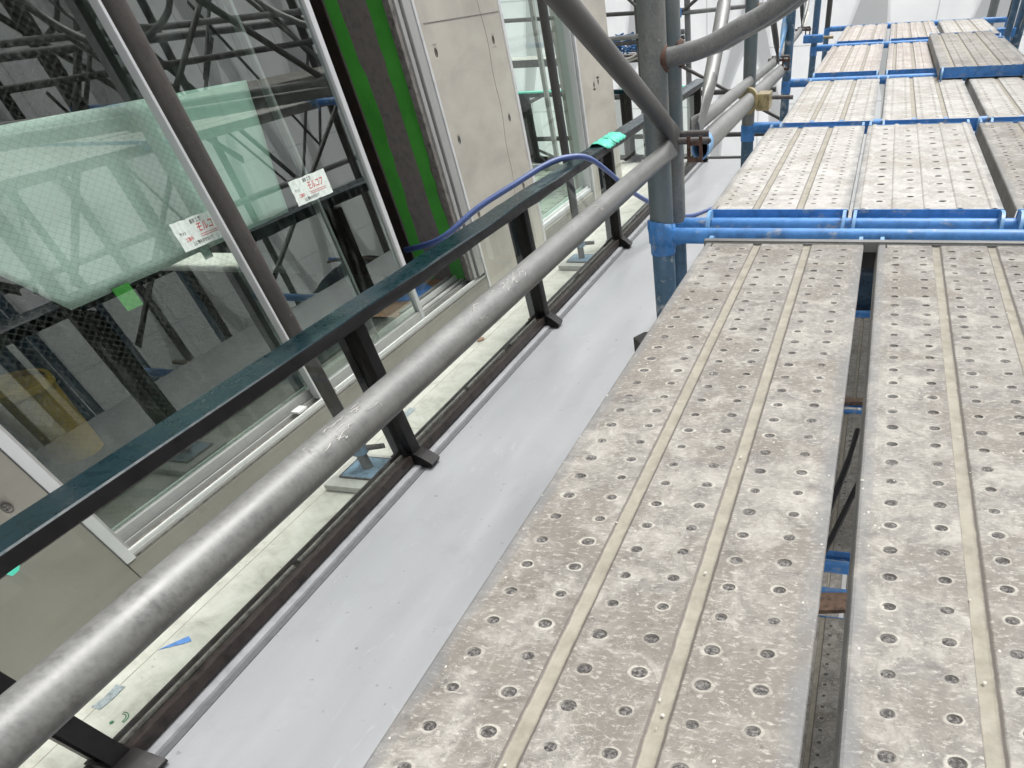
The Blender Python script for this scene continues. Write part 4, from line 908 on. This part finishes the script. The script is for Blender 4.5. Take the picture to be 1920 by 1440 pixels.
# ------------------------------------------------------------------ far end scaffold, net, rope
def bar(a, b, r, mat, label, grp='far scaffold bars', name='scaffold_tube'):
    c = tuple((Vector(a)+Vector(b))/2); return tag(T([a, b], r, 10).build(name, M[mat], origin=c), label, 'tube', grp)
Y9 = 9.95
bar((-5.2, Y9, -.305), (-2.3, Y9+.1, -.312), .016, 'galv_dark', 'thin upper bar across the far end scaffold left of the post')
bar((-3.4, Y9, -.49), (-2.3, Y9, -.46), .02, 'galv', 'pale twin bar right of the column, upper one')
bar((-3.4, Y9, -.53), (-2.3, Y9, -.50), .016, 'galv_dark', 'dark twin bar right of the column, lower one')
bar((-5.2, Y9+.2, -1.305), (-1.2, Y9+.2, -1.305), .022, 'galv_dark', 'low horizontal bar across the far end')
bar((-5.2, Y9+.2, -1.52), (-1.2, Y9+.2, -1.52), .022, 'galv_dark', 'lowest bar across the far end near the deck')
bar((-3.6, Y9+.1, -.95), (-1.2, Y9+.1, -.93), .022, 'galv_dark', 'middle bar behind the end railing')
bar((-4.75, Y9, -1.05), (-3.55, Y9, -.72), .015, 'galv_dark', 'thin diagonal rising behind the far window')
bar((-4.5, Y9, -1.35), (-3.7, Y9, -1.6), .015, 'galv_dark', 'short diagonal falling behind the far window')
bar((-2.38, Y9, -.70), (-1.0, Y9, -1.20), .016, 'galv_dark', 'dark diagonal falling right behind the nearest post')
bar((-2.34, Y9, -.33), (-1.2, Y9, -.30), .016, 'galv', 'thin pale bar starting at a blue joint')
bar((-2.36, Y9, -.34), (-1.95, Y9, -.15), .014, 'galv_dark', 'short diagonal rising from the blue joint')
bar((-3.3, Y9, .0), (-2.8, Y9, -.30), .014, 'galv_dark', 'short diagonal at the top beside the column')
bar((-1.2, Y9+.3, -1.30), (-.9, Y9-1.2, -1.45), .014, 'galv_dark', 'thin dark rod beyond the deck end')
for (x, r, m_, lab) in ((-2.87, .035, 'galv_dark', 'dark far post left of the nearest post'), (-2.40, .035, 'galv', 'far post hidden behind the nearest post'), (-2.27, .035, 'galv', 'pale far post right of the nearest post')):
    bar((x, Y9+.05, -6.4), (x, Y9+.05, 2.2), r, m_, lab, 'far end posts', 'scaffold_post')
t = thing('blue_joint', (-2.35, Y9-.05, -.33), 'blue painted brace joint high on the far post', 'joint')
m = MB(); m.box(-2.42, -2.32, Y9-.06, Y9-.02, -.36, -.29, .01); m.build('plate', M['blue'], t)
t = thing('blue_joint', (-2.3, Y9-.05, -.62), 'blue clamp lower on the far post', 'joint')
m = MB(); m.box(-2.40, -2.22, Y9-.10, Y9-.01, -.64, -.57, .01); m.build('plate', M['blue_light'], t)
# far end plank level with a blue net and rope on it
t = thing('far_plank', (-4, Y9+.35, -.60), 'grey plank across the far end behind window and column', 'plank')
B(-5.4, -2.2, Y9+.2, Y9+.7, -.67, -.62, .004).build('deck_plate', M['plank_pale'], t)
B(-5.4, -2.2, Y9+.18, Y9+.198, -.68, -.62).build('side_rail', M['galv_dark'], t)
t = thing('net_bundle', (-3.1, Y9+.4, -.6), 'bundle of blue safety net on the far plank', 'net')
rs = random.Random(3); m = MB()
for k in range(60):
    c = Vector((-3.1+rs.uniform(-.35, .32), Y9+.35+rs.uniform(-.08, .08), -.60+rs.uniform(0, .10)*(1 if k % 3 else .4)))
    pts = [c+Vector((rs.uniform(-.10, .10), rs.uniform(-.05, .05), rs.uniform(-.03, .045))) for _ in range(5)]; m.tube(smooth(pts, 3), .006, 5)
m.build('net_mesh', M['net'], t)
t = thing('rope', (-3.0, Y9+.2, -.62), 'loose white rope hanging over the edge of the far plank', 'rope')
T(smooth([(-3.4, Y9+.15, -.60), (-3.25, Y9+.12, -.63), (-3.05, Y9+.12, -.645), (-2.9, Y9+.13, -.60)]), .009, 7).build('strand', M['rope'], t)
T(smooth([(-3.35, Y9+.14, -.63), (-3.1, Y9+.12, -.665), (-2.88, Y9+.13, -.635)]), .009, 7).build('strand', M['rope'], t)
t = thing('cable', (-3.75, Y9-.1, -.5), 'thin grey cable dangling from a bar left of the column', 'cable')
T(smooth([(-3.88, Y9-.02, -.32), (-3.92, Y9-.05, -.42), (-3.88, Y9-.05, -.55), (-3.68, Y9-.03, -.66)]), .010, 7).build('strand', M['galv_dark'], t)
# posts at top right
for (x, y, r, m_, lab) in ((1.34, 9.75, .055, 'blue_post', 'blue post at the top right corner beside the farthest planks'), (1.50, 9.2, .05, 'galv_dark', 'dark brown post at the extreme top right'), (1.38, 13.0, .06, 'galv_post', 'pale grey post behind the blue one')):
    tag(T([(x, y, -6.4), (x, y, 2.2)], r, 16).build('scaffold_post', M[m_], origin=(x, y, -1)), lab, 'post', 'posts at the outer far corner')
tag(B(1.12, 1.30, 9.6, 9.75, -.60, -.54, .012).build('coupler', M['blue'], origin=(1.2, 9.7, -.57)), 'dark blue coupler beside the farthest plank', 'coupler')
# tie wires
t = thing('tie_wire', (.95, 6.0, -.48), 'twisted rusty tie wire at the raised plank corner', 'wire')
T(smooth([(.93, 6.07, -.495), (.97, 6.2, -.46), (1.02, 6.15, -.47), (1.0, 6.0, -.50), (1.06, 5.9, -.52), (1.12, 5.95, -.52)]), .005, 6).build('wire', M['wire'], t)
T(smooth([(1.02, 6.15, -.47), (1.05, 6.3, -.45), (1.0, 6.45, -.44)]), .005, 6).build('wire', M['wire'], t)

# ------------------------------------------------------------------ white sheets round the scaffold
def sheet(name, p0, p1, z0, z1, label, n=70, amp=.05, seed=0):
    p0, p1 = Vector((*p0, 0)), Vector((*p1, 0)); d = p1-p0; nrm = Vector((-d.y, d.x, 0)).normalized(); m = MB(); vs = []; nz = 14
    for i in range(n+1):
        for j in range(nz+1):
            u, v = i/n, j/nz; p = p0+d*u; o_ = amp*(math.sin(u*d.length*3.4+seed)+.5*noise.noise(Vector((u*d.length*1.3, v*6, seed))))*.5+.02*math.sin(v*nz*1.1)
            vs.append((p.x+nrm.x*o_, p.y+nrm.y*o_, z0+(z1-z0)*v))
    m.add(vs, [(i*(nz+1)+j, (i+1)*(nz+1)+j, (i+1)*(nz+1)+j+1, i*(nz+1)+j+1) for i in range(n) for j in range(nz)], 0, True)
    c = (p0+p1)/2; o = m.build(name, M['tarp'], origin=(c.x, c.y, z0)); s_ = o.modifiers.new('thick', 'SOLIDIFY'); s_.thickness = .003; return tag(o, label, 'sheet')
sheet('white_sheet', (-10, 14.2), (4.2, 14.2), -6.45, 2.3, 'bright white scaffold sheet closing off the far end')
sheet('white_sheet', (4.2, 14.2), (4.2, -4.5), -6.45, 2.3, 'white scaffold sheet along the outer right side', 90, .05, 2)
sheet('white_sheet', (-10, 14.2), (-10, 8.3), -6.45, 2.3, 'white scaffold sheet far left beyond the building corner', 40, .05, 4)
